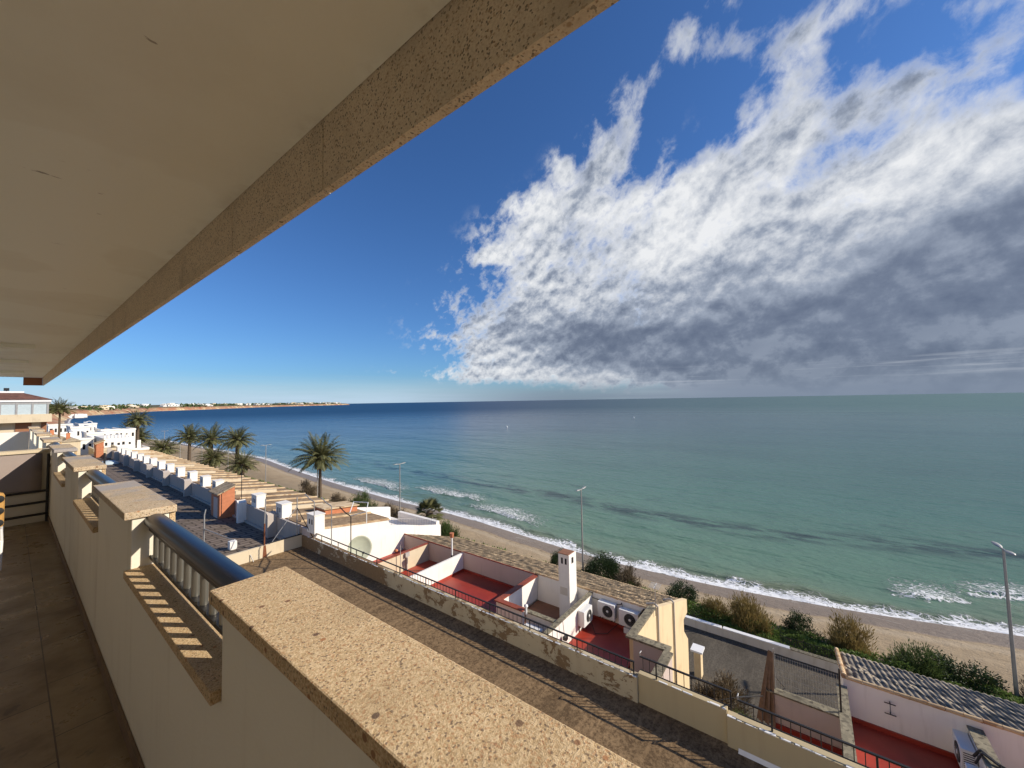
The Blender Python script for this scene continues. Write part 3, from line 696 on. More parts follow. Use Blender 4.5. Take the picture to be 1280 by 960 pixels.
# brick hut
ht=empty('brick_hut',(9.6,33.4,TZ));tag(ht,'small orange brick hut with mono pitch roof and pale door','hut')
mb=MB();mb.prism([(9.0,TZ),(9.88,TZ),(9.88,-5.75),(9.0,-6.15)],'y',32.4,34.2);mb.obj('walls',M['brick'],ht)
mb=MB();mb.prism([(8.85,-6.17),(9.93,-5.68),(9.93,-5.6),(8.85,-6.09)],'y',32.3,34.35);mb.obj('roof',M['tileroof'],ht)
mb=MB();mb.box(8.97,8.998,32.75,33.6,TZ,-6.4);mb.obj('door',M['pinkwhite'],ht)
pole('antenna_mast','thin dark mast rising beside the brick hut',[(9.9,31.2,-6.7),(9.9,31.2,-4.2)],.022,'darkmetal','mast')
ht2=empty('brick_hut',(9.3,89,TZ));tag(ht2,'far orange brick hut at the end of the shaded wall','hut')
mb=MB();mb.prism([(8.5,TZ),(9.3,TZ),(9.3,-5.35),(8.5,-5.7)],'y',88.6,91);mb.obj('walls',M['brick'],ht2)
mb=MB();mb.prism([(8.35,-5.76),(9.45,-5.28),(9.45,-5.18),(8.35,-5.66)],'y',88.4,91.2);mb.obj('roof',M['edgetile'],ht2)

# ------------------------------------------------------------------ white gable house (wall facing us at y=21.5) and its seaward terrace
wh=empty('white_house',(14,22,-15.4));tag(wh,'bright white gable wall behind the satellite dish, with a curved parapet to seaward','house')
mb=MB();mb.prism([(10.25,-15.4),(19.2,-15.4),(19.2,-8.86),(17.4,-8.45),(16.2,-8.1),(14.95,-7.78),(14.8,-7.42),(10.62,-6.86),(10.25,-6.82)],'y',21.38,21.515);mb.obj('gable_wall',M['white'],wh)
mb=MB()
x=10.7
while x<14.7:
    z=-6.86-.134*(x-10.62)
    mb.prism([(x,z+.004),(x+.22,z-.026),(x+.22,z+.03),(x,z+.06)],'y',21.34,21.56);x+=.235
mb.obj('verge_tiles',M['edgetile'],wh)
mb=MB();mb.box(14.98,19.2,21.52,30,-15.4,-9.3);mb.obj('terrace_block',M['white'],wh)
mb=MB();mb.box(18.9,19.2,21.52,26,-9.3,-8.6);mb.prism([(15,-9.3),(18.9,-9.3),(18.9,-8.4),(15,-7.6)],'y',27,27.3);mb.obj('terrace_parapet',M['white'],wh)
for k in range(18):
    x=15.1+.22*k;z=(-7.78 -.27*(x-14.95)) if x<17.4 else (-8.45-.23*(x-17.4))
    if k==0: fr=MB()
    fr.tube((x,21.45,z),(x,21.45,z+.42),.008,n=5)
fr.tube((15.1,21.45,-7.42),(17.4,21.45,-8.03),.014);fr.tube((17.4,21.45,-8.03),(18.9,21.45,-8.38),.014)
fr.obj('wire_fence',M['steel'],wh)
# stair gable of the house beyond with orange awning board
ob=empty('orange_roof_hatch',(14.0,25,-7.2));tag(ob,'low orange roof hatch with a triangular side on the brown roofs','hatch')
mb=MB();mb.prism([(12.4,-7.05),(14.6,-7.33),(14.6,-6.95),(12.4,-6.72)],'y',24.6,26.1);mb.obj('body',M['brick'],ob)
mb=MB();mb.prism([(12.3,-6.72),(14.7,-6.95),(14.7,-6.88),(12.3,-6.65)],'y',24.5,26.2);mb.obj('lid',M['ridgetile'],ob)
# satellite dish
ds=empty('satellite_dish',(12.2,20.4,-9.4));tag(ds,'large sage green satellite dish in front of the bright white wall','satellite dish')
aim=Vector((-.25,-.93,.25)).normalized();Mr=aim.to_track_quat('Z','Y').to_matrix()
mb=MB();mb.lathe([(.0001,.0),(.2,.012),(.4,.05),(.58,.11),(.66,.15),(.665,.145),(.58,.09),(.4,.03),(.2,-.01),(.0001,-.02)],(12.2,20.35,-8.15),32,Mr);mb.obj('reflector',M['dish'],ds)
mb=MB();c=Vector((12.2,20.35,-8.15));mb.tube(c+Mr@Vector((0,-.6,.14)),c+Mr@Vector((0,-.25,.7)),.018);mb.tube(c+Mr@Vector((0,-.25,.66)),c+Mr@Vector((0,-.2,.78)),.05);mb.obj('receiver_arm',M['darkmetal'],ds)
mb=MB();mb.tube((12.2,20.5,-9.4),(12.2,20.5,-8.2),.04);mb.tube((12.2,20.5,-8.4),c,.035);mb.obj('stand',M['steel'],ds)

# ------------------------------------------------------------------ terraced houses below the terrace
def tile_roof(name,parent,y0,y1,x0,x1,z0,z1,mt,pitch=.14,amp=.016,rows=14,lift=.012):
    V=[];F=[];n=int((y1-y0)/pitch*8)
    n=max(n,12);sl=(z1-z0)/(x1-x0)
    xsr=[]
    for r_ in range(rows):
        a=x0+(x1-x0)*r_/rows;b=x0+(x1-x0)*(r_+1)/rows
        xsr+=[(a,lift),(b-.0005,0.0)] if r_<rows-1 else [(a,lift),(b,0)]
    for j,(x,l) in enumerate(xsr):
        row_=j//2
        for i in range(n+1):
            y=y0+(y1-y0)*i/n;ph=y/pitch*2*math.pi
            s=math.sin(ph);k=int(math.floor(y/pitch+.25))
            jit=.006*nz(y*9,row_*2.3,1.5)
            V.append((x+.012*nz(y*3,row_*1.1),y,z0+sl*(x-x0)+amp*2*(abs(math.sin(ph/2))**.8-.6)+l+jit+.02))
    m=n+1
    for j in range(len(xsr)-1):
        for i in range(n): F.append((j*m+i,(j+1)*m+i,(j+1)*m+i+1,j*m+i+1))
    mb=MB();mb.add(V,F,True)
    return mb.obj(name,mt,parent)
def edge_tiles(parent,x,z,y0,y1,mt,L_=.33,r=.075,name='eave_edge_tiles'):
    mb=MB();y=y0
    while y<y1-.05:
        e=min(y+L_,y1);mb.tube((x,y,z+rnd.uniform(0,.008)),(x,e-.012,z+rnd.uniform(.0,.012)),r,r*.86,8,caps=True);y=e
    return mb.obj(name,mt,parent)
DK=-9.6
# house one: y 15.97 .. 21.38
h1=empty('terraced_house',(15,18.6,-15.4));tag(h1,'house with two walled courts next to the white gable wall','house','low terraced houses with straw tiled roofs')
mb=MB();mb.box(10.3,16.15,16.1,21.37,-15.4,-9.75);mb.prism([(16.15,-15.4),(20.6,-15.4),(20.6,-10.3),(16.15,-8.85)],'y',16.1,21.37);mb.obj('body',M['white'],h1)
mb=MB();mb.box(10.3,15.98,19.05,21.37,-9.74,-9.6);mb.box(10.3,15.98,16.15,18.85,-9.74,-9.7);mb.obj('court_floor',M['red'],h1)
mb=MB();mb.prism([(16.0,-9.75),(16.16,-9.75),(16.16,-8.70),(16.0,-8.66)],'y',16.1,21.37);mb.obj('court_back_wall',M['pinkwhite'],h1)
mb=MB();mb.box(10.3,15.99,18.90,19.04,-9.75,-8.72);mb.obj('dividing_wall',M['cream'],h1)
mb=MB();mb.box(10.3,15.99,18.87,19.07,-8.718,-8.68);mb.obj('dividing_wall_coping',M['redcope'],h1)
mb=MB();mb.box(10.3,10.5,16.1,18.9,-9.75,-8.75);mb.obj('front_parapet',M['white'],h1)
tile_roof('tile_roof',h1,16.0,21.38,16.05,20.9,-8.66,-10.25,M['tileroof'])
edge_tiles(h1,16.04,-8.64,16.0,21.38,M['redcope'],r=.045)
# house two: 11.0 .. 15.97  (red deck)
h2=empty('terraced_house',(15,13.5,-15.4));tag(h2,'house with the big sunlit red painted roof deck','house','low terraced houses with straw tiled roofs')
mb=MB();mb.box(10.3,16.15,11.0,16.09,-15.4,-9.66);mb.prism([(16.16,-15.4),(20.6,-15.4),(20.6,-10.3),(16.16,-8.82)],'y',11.0,16.09);mb.box(10.3,13.0,9.66,11.0,-15.4,-9.66);mb.obj('body',M['white'],h2)
mb=MB();mb.box(10.32,15.98,11.02,15.93,-9.655,DK);mb.box(10.32,12.98,9.68,11.02,-9.655,DK);mb.obj('red_deck',M['red'],h2)
mb=MB();mb.box(15.93,15.99,11.02,15.93,-9.6,-9.5);mb.box(10.32,15.93,15.88,15.93,-9.6,-9.5);mb.obj('deck_upstand',M['red'],h2)
mb=MB();mb.box(10.3,16.0,15.94,16.09,-9.66,-8.66);mb.obj('dividing_wall',M['white'],h2,bevel=.01)
mb=MB();mb.prism([(16.0,-9.66),(16.16,-9.66),(16.16,-8.66),(16.0,-8.60)],'y',11.0,16.09);mb.obj('court_back_wall',M['pinkwhite'],h2)
mb=MB();mb.box(13.0,16.0,10.86,11.0,-9.7,-8.62);mb.box(13.0,13.14,9.6,10.86,-9.7,-8.62);mb.obj('court_wall',M['white'],h2)
mb=MB();mb.box(13.14,15.99,10.80,11.06,-8.618,-8.57);mb.box(12.94,13.2,9.55,11.06,-8.6175,-8.568);mb.obj('red_coping',M['redcope'],h2)
tile_roof('tile_roof',h2,11.0,15.98,16.05,20.9,-8.62,-10.25,M['tileroof'])
edge_tiles(h2,16.04,-8.60,11.0,16.0,M['redcope'],r=.045)
# house three: 5.3 .. 10.85
h3=empty('terraced_house',(15,8,-15.4));tag(h3,'end house with yellow flank wall, tall chimney and shaded red court','house','low terraced houses with straw tiled roofs')
mb=MB();mb.box(13.0,16.15,5.45,10.85,-15.4,-9.86);mb.prism([(16.16,-15.4),(20.6,-15.4),(20.6,-10.25),(16.16,-8.78)],'y',5.45,10.99);mb.box(10.3,13.0,5.45,9.64,-15.4,-9.86);mb.obj('body',M['white'],h3)
mb=MB();mb.box(13.15,15.99,8.1,10.84,-9.855,-9.76);mb.obj('brown_court_floor',M['brownfloor'],h3)
mb=MB();mb.box(10.32,15.98,5.5,7.9,-9.855,-9.66);mb.box(10.32,12.98,8.1,9.5,-9.855,-9.66);mb.obj('red_court_floor',M['red'],h3)
mb=MB();mb.box(15.94,15.995,5.5,7.9,-9.66,-9.54);mb.obj('court_upstand',M['red'],h3)
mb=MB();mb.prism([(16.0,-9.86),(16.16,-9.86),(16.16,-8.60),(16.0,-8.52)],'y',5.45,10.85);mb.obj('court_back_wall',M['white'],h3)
mb=MB();mb.box(11.2,16.0,7.93,8.05,-9.86,-8.62);mb.obj('court_dividing_wall',M['white'],h3)
mb=MB();mb.box(11.2,15.99,7.89,8.09,-8.618,-8.57);mb.obj('lichen_coping',M['lichen'],h3)
mb=MB();mb.box(13.2,13.32,8.1,9.55,-9.86,-8.72);mb.obj('low_wall',M['white'],h3)
mb=MB();mb.box(13.15,13.37,8.1,9.55,-8.718,-8.67);mb.obj('low_wall_coping',M['lichen'],h3)
# yellow flank with jog
mb=MB();mb.prism([(10.3,-15.4),(21.0,-15.4),(21.05,-12.1),(20.35,-11.4),(20.35,-10.85),(21.05,-10.8),(21.05,-10.15),(16.2,-8.52),(13.85,-8.50),(13.85,-9.7),(10.3,-9.7)],'y',5.22,5.44);mb.obj('flank_wall',M['yellow'],h3)
mb=MB();mb.box(13.62,13.84,4.02,5.215,-15.4,-8.50);mb.box(10.3,13.618,3.9,4.10,-15.4,-8.50);mb.obj('jog_wall',M['pinkwhite'],h3)
mb=MB();mb.box(13.9,16.1,5.18,5.47,-8.498,-8.43);mb.box(13.58,13.898,3.98,5.47,-8.498,-8.43);mb.box(10.3,13.578,3.85,4.14,-8.498,-8.43);mb.obj('flank_coping',M['lichen'],h3)
mb=MB();mb.box(10.32,13.6,4.12,5.2,-9.86,-9.66);mb.obj('jog_floor',M['red'],h3)
for x in (16.3,18.55):
    zt=-8.5-.335*max(0,x-16.2)+.04
    mb=MB();mb.path([(x-.1,5.6,zt+.03),(x,5.3,zt+.1),(x,5.17,zt+.0),(x,5.17,-15.2)],.04);mb.obj('rain_pipe',M['greycable'],h3)
tile_roof('tile_roof',h3,5.3,11.0,16.05,20.95,-8.56,-10.2,M['tileroof'])
edge_tiles(h3,16.04,-8.53,5.4,11.0,M['edgetile'],r=.055)
# tall chimney
chm=empty('chimney',(15.5,8.9,-9.8),parent=None);chm.parent=h3;chm.location=Vector((15.5,8.9,-9.8))-Vector(h3.location)
def cobj(mb,n,m_): 
    o=mb.obj(n,m_,None);o.parent=chm;o.location=Vector(o.location)-Vector((15.5,8.9,-9.8));return o
CX0,CX1,CY0,CY1=15.2,15.85,8.62,9.16;CT=-6.88
mb=MB();mb.box(CX0,CX1,CY0,CY1,-9.8,CT);o=mb.obj('chimney_stack',M['white'],chm);
bl=o
for yy in (8.74,8.93): mb=MB();mb.box(CX0-.004,CX0+.02,yy,yy+.09,CT-.42,CT-.16);mb.obj('smoke_opening',M['dark'],chm)
mb=MB();mb.box(15.42,15.60,CY0-.004,CY0+.02,CT-.42,CT-.16);mb.obj('smoke_opening',M['dark'],chm)
mb=MB();mb.box(CX0-.02,CX1-.1,CY0+.03,CY1+.02,CT+.002,CT+.035);mb.obj('chimney_cap',M['brownfloor'],chm)
mb=MB();mb.box(CX0-.004,CX0-.001,8.72,9.1,-8.65,-8.32);mb.obj('bare_patch',M['peel3'],chm)
# air conditioners (proto faces -X)
def ac_proto():
    o=local_root('air_conditioner',None,None)
    m_=MB();m_.box(-.30,-.02,0,.80,0,.62);m_.obj('casing',M['whitemetal'],o,bevel=.012)
    m_=MB();m_.lathe([(.24,-.001),(.24,.012),(.225,.014)],(-.302,.33,.31),24,Matrix.Rotation(R(-90),3,'Y'));m_.lathe([(.0001,-.002),(.225,.0)],(-.303,.33,.31),24,Matrix.Rotation(R(-90),3,'Y'));m_.obj('fan_opening',M['dark'],o)
    m_=MB()
    for k in range(1,7):
        r=.035*k;n=24
        for i in range(n):
            a=2*math.pi*i/n;b=2*math.pi*(i+1)/n
            m_.tube((-.312,.33+r*math.cos(a),.31+r*math.sin(a)),(-.312,.33+r*math.cos(b),.31+r*math.sin(b)),.0025,n=4,caps=False)
    m_.obj('fan_grille',M['steel'],o)
    m_=MB();m_.lathe([(.0001,.012),(.05,.008),(.055,0)],(-.315,.33,.31),14,Matrix.Rotation(R(-90),3,'Y'));m_.obj('fan_hub',M['whitemetal'],o)
    m_=MB()
    for yy in (.12,.68): m_.box(-.30,0,yy,yy+.03,-.05,-.015);m_.box(-.03,0,yy,yy+.03,-.28,-.015)
    m_.obj('bracket',M['darkmetal'],o)
    m_=MB()
    for k in range(9): m_.box(-.26,-.06,-.006,-.001,.08+.055*k,.1+.055*k)
    m_.obj('side_louvre',M['dark'],o)
    return o
ac=ac_proto();ac.location=(15.99,6.78,-9.33);ac.scale=(1,.95,1)
tag(ac,'white air conditioner on the court back wall, left of the two','air conditioner','white air conditioners on the terraced houses')
a2=copytree(ac,(15.99,5.78,-9.38),label='white air conditioner with large round fan on the court back wall, nearest the yellow flank',sc=1.02)
a3=copytree(ac,(15.99,5.62,-10.06),label='white air conditioner low in the shade below another one',sc=.98)
a4=copytree(ac,(14.55,7.92,-9.35),R(-90)+math.pi,label='white air conditioner with dark side louvres on the white court dividing wall')
a4.rotation_euler=(0,0,R(90));a4.location=(15.35,7.925,-9.38)
# cables of the air conditioners
mb=MB();mb.path([(15.97,7.95,-8.78),(15.97,7.0,-8.82),(15.97,6.6,-8.7),(15.93,6.55,-8.6),(15.95,6.48,-9.0)],.014);mb.path([(15.9,5.75,-8.8),(15.9,5.6,-8.55),(15.95,5.5,-8.7),(15.95,5.5,-9.2)],.03)
mb.path([(15.6,7.9,-9.4),(14.9,7.3,-9.63),(15.2,6.9,-9.63),(15.9,6.7,-9.5)],.012)
tag(mb.obj('cable_run',M['cable']),'black cables looping between the air conditioners in the red court','cable')
pole('antenna_pole','thin mast with small white antenna arms above the tile roof by the yellow flank',[(15.97,5.15,-8.7),(15.97,5.15,-7.5)],.018,'steel','antenna')
an=bpy.data.objects['antenna_pole'];mb=MB()
for k in range(6): mb.tube((15.8+.07*k,4.95,-7.55+.01*k),(15.8+.07*k,5.35,-7.55+.01*k),.008,n=5)
mb.tube((15.78,5.15,-7.56),(16.2,5.15,-7.5),.01);mb.obj('antenna_arms',M['whitemetal'],an)
# vent pipe with terracotta cap
pole('vent_pipe','white vent pipe with a terracotta pot cap beside the white dividing wall',[(15.7,16.55,-9.7),(15.7,16.55,-8.9),(15.7,16.55,-7.75)],.05,'whitemetal','vent')
vp=bpy.data.objects['vent_pipe'];mb=MB();mb.tube((15.7,16.55,-7.8),(15.7,16.55,-7.55),.10,.13,12);mb.obj('pot_cap',M['brick'],vp)
mb=MB();mb.tube((15.7,16.55,-9.7),(15.7,16.55,-8.8),.07);mb.obj('dark_sleeve',M['cable'],vp)
vp2=empty('vent_pipe',(13.2,19.2,-9.6));tag(vp2,'slim pole with small terracotta lamp on the cream dividing wall','vent')
mb=MB();mb.tube((13.75,18.7,-9.6),(13.75,18.7,-8.1),.02);mb.obj('shaft',M['greycable'],vp2)
mb=MB();mb.lathe([(.001,.16),(.09,.12),(.12,.04),(.08,0),(.001,0)],(13.85,19.25,-8.62),12);mb.obj('lamp_pot',M['brick'],vp2)
fc=empty('flue_pipe',(14.9,18.85,-9.6));tag(fc,'grey flue pipe with boxy cowl against the cream dividing wall','flue')
mb=MB();mb.tube((14.3,18.84,-9.7),(14.3,18.84,-8.85),.05);mb.box(14.16,14.44,18.76,18.9,-8.95,-8.72);mb.obj('shaft',M['greycable'],fc)
# white sink cabinet and junk behind the railing
wc=empty('laundry_cabinet',(12.6,8.8,-9.66));tag(wc,'white laundry cabinet behind the black terrace railing','cabinet')
mb=MB();mb.box(12.3,12.95,8.55,9.35,-9.65,-8.95);mb.obj('body',M['whitemetal'],wc,bevel=.02)
for ya,yb_ in ((8.62,8.9),(8.98,9.28)): mb=MB();mb.box(12.28,12.32,ya,yb_,-9.55,-9.05);mb.obj('door_panel',M['brownfloor'],wc)
mb=MB();mb.tube((13.12,9.5,-8.75),(13.12,9.5,-8.45),.05);mb.lathe([(.001,.1),(.08,.06),(.09,0)],(13.12,9.5,-8.45),10);tag(mb.obj('roof_vent',M['whitemetal']),'tiny white vent cowl at the corner of the red coping','vent')
fl=empty('floodlight',(13.6,7.85,-8.9));tag(fl,'small black floodlight on a thin pole by the white court wall','floodlight')
mb=MB();mb.tube((13.3,7.8,-9.3),(13.15,7.8,-8.4),.012);mb.obj('pole',M['steel'],fl)
mb=MB();mb.box(13.2,13.38,7.7,7.84,-9.25,-9.12);mb.obj('lamp_head',M['darkmetal'],fl)

# gatepost and bush by the road
gp=empty('gate_pillar',(23.7,5.5,-15.44));tag(gp,'cream gate pillar with white cap beside the grey road','pillar')
mb=MB();mb.box(23.45,23.95,5.2,5.55,-15.44,-14.05);mb.obj('shaft',M['yellow'],gp,bevel=.01)
mb=MB();mb.box(23.35,24.05,5.1,5.7,-14.048,-13.95);mb.obj('cap',M['whitepaint'],gp)

# ------------------------------------------------------------------ right-hand house
rh=empty('corner_house',(18,-6,-15.4));tag(rh,'house with grey barrel tiled roof and pale wall at the bottom right','house')
mb=MB();mb.box(10.4,16.2,-25,-.42,-15.4,-10.05);mb.prism([(16.2,-15.4),(21.4,-15.4),(21.4,-10.95),(16.2,-9.05)],'y',-25,-.6);mb.obj('body',M['white'],rh)
mb=MB();mb.prism([(16.0,-10.02),(16.2,-10.02),(16.2,-8.86),(16.0,-8.80)],'y',-25,-.55);mb.obj('court_back_wall',M['white'],rh)
mb=MB();mb.box(10.4,15.93,-3.1,-.6,-10.02,-9.98);mb.box(10.4,15.98,-25,-3.35,-10.02,-9.97);mb.obj('red_court_floor',M['red'],rh)
mb=MB();mb.box(15.94,15.995,-3.1,-.6,-10.02,-9.86);mb.obj('court_upstand',M['red'],rh)
mb=MB();mb.box(10.4,15.99,-3.34,-3.12,-10.02,-9.02);mb.obj('court_dividing_wall',M['white'],rh)
mb=MB();mb.box(10.4,15.985,-3.38,-3.08,-9.018,-8.97);mb.obj('lichen_coping',M['lichen'],rh)
mb=MB();mb.box(10.4,16.0,-.58,-.42,-10.05,-9.02);mb.obj('party_wall',M['white'],rh)
mb=MB();mb.box(10.4,15.9,-.63,-.37,-9.018,-8.96);mb.obj('lichen_coping',M['lichen'],rh)
tile_roof('barrel_tile_roof',rh,-9.5,-.62,16.02,21.7,-8.80,-10.88,M['greytile'],pitch=.17,amp=.026,rows=14,lift=.006)
edge_tiles(rh,16.03,-8.76,-9.5,-.6,M['edgetile'],L_=.34,r=.06)
mb=MB()
x=16.05
while x<21.6:
    z=-8.74-(x-16.02)*.366;mb.tube((x,-.58,z),(x+.36,-.58,z-.13),.085,.075,8);x+=.36
mb.obj('verge_tiles',M['edgetile'],rh)
for z in (-9.05,-9.35):
    if z==-9.05: br_=MB()
    br_.tube((15.9,-1.7,z),(15.9,-1.45,z),.014);br_.tube((15.9,-1.58,z),(16.02,-1.58,z),.014)
br_.tube((15.92,-1.58,-9.35),(15.92,-1.58,-9.0),.008)
br_.obj('wall_hooks',M['darkmetal'],rh)
a5=copytree(ac,(15.2,-3.06,-9.62),label='white air conditioner seen from above on the lichen topped wall at bottom right')
a5.rotation_euler=(0,0,R(-90));a5.location=(15.25,-3.11,-9.82)
a6=copytree(ac,(14.3,-3.11,-10.0),label='lowest white air conditioner at the bottom right corner, partly cut off');a6.rotation_euler=(0,0,R(-90));a6.location=(14.2,-3.11,-9.95)
mb=MB();mb.path([(15.1,-3.0,-9.2),(15.0,-3.1,-8.93),(14.7,-3.25,-8.9),(14.6,-3.45,-8.95),(14.7,-3.5,-9.2)],.03);mb.path([(15.0,-3.0,-9.3),(14.85,-3.1,-8.9),(14.55,-3.3,-8.88),(14.5,-3.5,-9.2)],.025)
tag(mb.obj('cable_loop',M['cable']),'black cable loop over the lichen topped wall at bottom right','cable')
# pink walled court with wire mesh and bundled planks
pc=empty('pink_wall',(14.4,.4,-10));tag(pc,'pinkish low wall with a lichen top between the railing and the grey road','wall')
mb=MB();mb.box(14.35,14.5,-.40,1.15,-15.4,-9.02);mb.obj('wall_body',M['pinkwhite'],pc)
mb=MB();mb.box(14.33,14.62,-.41,1.35,-9.018,-8.97);mb.obj('lichen_coping',M['lichen'],pc)
mb=MB();mb.box(10.4,14.35,-.40,1.3,-15.4,-10.0);mb.obj('floor_block',M['red'],pc)
mb=MB();mb.box(14.28,14.345,-.4,1.15,-9.995,-9.85);mb.obj('red_upstand',M['red'],pc)
mf=empty('mesh_fence',(14.55,.4,-8.97));tag(mf,'wire mesh fence panel between two posts above the pinkish wall','fence')
for y in (-.42,1.13):
    mb=MB();mb.tube((14.55,y,-8.97),(14.55,y,-7.78),.022);mb.obj('post',M['darkmetal' if y<0 else 'steel'],mf)
mb=MB();y=-.36
while y<1.1: mb.tube((14.55,y,-8.95),(14.55,y,-7.95),.003,n=4,caps=False);y+=.06
for k in range(6): mb.tube((14.55,-.42,-8.93+.19*k),(14.55,1.13,-8.93+.19*k),.0035,n=4,caps=False)
mb.obj('wire_mesh',M['steel'],mf)
pk=empty('plank_bundle',(14.3,1.3,-9.9));tag(pk,'bundle of weathered planks fanned out and leaning against the mesh fence post','planks')
for k in range(9):
    a=(k-4)/4
    x0=14.35;top=Vector((14.48+.01*k,1.16+.012*k,-7.86-.02*abs(a)));bot=Vector((14.25+.05*(k%3),1.16+.055*k,-9.95))
    m_=MB();dv=(top-bot);sv_=Vector((0,1,0)).cross(dv).normalized()*.012;wd=Vector((0,.028,0))
    m_.add([bot-wd-sv_,bot+wd-sv_,bot+wd+sv_,bot-wd+sv_,top-wd*.6-sv_,top+wd*.6-sv_,top+wd*.6+sv_,top-wd*.6+sv_],[(0,3,2,1),(4,5,6,7),(0,1,5,4),(1,2,6,5),(2,3,7,6),(3,0,4,7)])
    m_.obj('plank',M['wood'],pk)
mb=MB();mb.tube((10.12,1.5,-6.74),(14.2,1.42,-9.12),.016);tag(mb.obj('grey_bar',M['darkmetal']),'thin dark metal bar running from the railing end to the plank bundle','bar')
mb=MB();mb.path([(13.9,5.2,-10.2),(18,3.5,-12.5),(20,1.2,-12.2),(14.6,1.15,-8.6)],.012)
tag(mb.obj('sagging_cable',M['cable']),'thin cable sagging over the grey road','cable')

# ------------------------------------------------------------------ road edge wall
rw=empty('road_wall',(28.4,0,-15.4));tag(rw,'low white wall edging the grey road next to the planting','wall')
mb=MB();mb.box(28.4,28.62,-40,21.0,-15.9,-14.95);mb.obj('wall_body',M['peel3'],rw)
y=-40.0
mb=MB();mb.box(28.37,28.66,1.4,4.9,-14.948,-14.89);mb.box(28.37,28.66,5.0,21.0,-14.948,-14.90);mb.obj('white_top',M['whitepaint'],rw)
mb=MB();mb.box(28.37,28.66,-40,1.35,-14.948,-14.91);mb.obj('weathered_top',M['lichen'],rw)
mb=MB();y=-3.0
while y<1.9: mb.tube((28.75,y,-15.2),(28.75,y,-14.45),.012,n=5,caps=False);y+=.11
mb.tube((28.75,-3,-14.47),(28.75,1.9,-14.47),.015);mb.tube((28.75,-3,-15),(28.75,1.9,-15),.012)
tag(mb.obj('roadside_fence',M['darkmetal']),'short dark barred fence behind the road wall','fence')
# thin cream kerb beyond the straw roofs
mb=MB();mb.box(29.4,29.6,21,60,-15.8,-15.15);tag(mb.obj('promenade_kerb',M['ridgetile']),'cream kerb wall between the straw roofs and the beach','kerb')

# ------------------------------------------------------------------ street lamps
def lamp_proto():
    o=local_root('street_lamp',None,None)
    m_=MB();m_.tube((0,0,0),(0,0,7.6),.085,.05,12);m_.obj('pole',M['greypole'],o)
    m_=MB();m_.tube((-.25,0,7.55),(.25,0,7.55),.04);m_.obj('cross_arm',M['greypole'],o)
    for s in (-1,1):
        m_=MB();n=10
        prof=[(0,.03),(.12,.10),(.35,.15),(.6,.13),(.78,.05)]
        V=[];F=[]
        for (t_,wd) in prof:
            for i in range(n):
                a=2*math.pi*i/n;V.append((s*(.15+1.1*t_),.9*wd*math.cos(a),7.58+.06*t_+.38*wd*math.sin(a)))
        for k in range(len(prof)-1):
            for i in range(n): F.append((k*n+i,k*n+(i+1)%n,(k+1)*n+(i+1)%n,(k+1)*n+i))
        F.append(tuple(range(n)));F.append(tuple((len(prof)-1)*n+i for i in range(n)))
        m_.add(V,F,True);m_.obj('lamp_head',M['steel'],o)
    return o
lp=lamp_proto();first=True
LL={-7.8:'tall grey street lamp at the right edge of the picture by the grey tiled roof',16.3:'grey street lamp behind the tall white chimney, next to the round dark bush',42.5:'grey street lamp on the beach side beyond the white gable house',64.5:'grey street lamp hidden behind the big single palm',85.5:'grey street lamp beside the cluster of palms',107:'slim street lamp among the palm cluster',127:'slim street lamp left of the palm cluster',148:'far street lamp right of the low palm',167:'farthest clear street lamp near the tall lone palm'}
for i,(y,lb) in enumerate(LL.items()):
    o=lp if i==0 else copytree(lp)
    o.location=(31.2,y,-15.55);tag(o,lb,'street lamp','street lamps along the beach promenade')
    if y==-7.8: o.rotation_euler=(R(-1.2),R(-1.0),R(6))
    else: o.rotation_euler=(0,0,R(rnd.uniform(-4,4)))

# ------------------------------------------------------------------ plants
def leafquad(V,F,p,dirv,nrm,L_,W_):
    s=dirv.cross(nrm)
    if s.length<1e-4: s=Vector((1,0,0))
    s=s.normalized()*W_*.5;b=len(V);m=p+dirv*L_*.5
    V+=[p,m+s,p+dirv*L_,m-s];F.append((b,b+1,b+2,b+3))
def rv():
    while 1:
        v=Vector((rnd.uniform(-1,1),rnd.uniform(-1,1),rnd.uniform(-1,1)))
        if .05<v.length<1: return v.normalized()
def shrub_mesh(name,rx,ry,rz,n,leaf,kind='round',seed=1):
    V=[];F=[];rnd.seed(seed)
    cl=[(rv(),rnd.uniform(.45,1.0)) for _ in range(22)] if not name.startswith('round') else [(rv(),rnd.uniform(.72,.95)) for _ in range(90)]
    for i in range(n):
        if kind=='round':
            c,rr=rnd.choice(cl);d_=(c*rr+rv()*rnd.uniform(.05,.38))
            d_.z=abs(d_.z)*1.0 if rnd.random()<.8 else d_.z*.3
            p=Vector((d_.x*rx,d_.y*ry,d_.z*rz));dirv=(d_.normalized()+rv()*.8).normalized();leafquad(V,F,p,dirv,rv(),leaf*rnd.uniform(.6,1.3),leaf*.55)
        else: # feathery rounded tufts of fine twigs
            c,rr=rnd.choice(cl);d_=(c*rr*.95+rv()*rnd.uniform(.05,.42));d_.z=abs(d_.z)*(1.0+.25*((hash((round(c.x,2),seed))%5)/4)) if rnd.random()<.85 else abs(d_.z)*.3
            p=Vector((d_.x*rx,d_.y*ry,d_.z*rz));dirv=(Vector((d_.x*.7,d_.y*.7,1.0))+rv()*.55).normalized();leafquad(V,F,p,dirv,rv(),leaf*rnd.uniform(.8,2.0),leaf*.24)
    mb=MB();mb.add(V,F);return mb.mesh(name)
SM={}
SM['ball']=shrub_mesh('round_bush',1,1,1,11000,.075,'round',99)
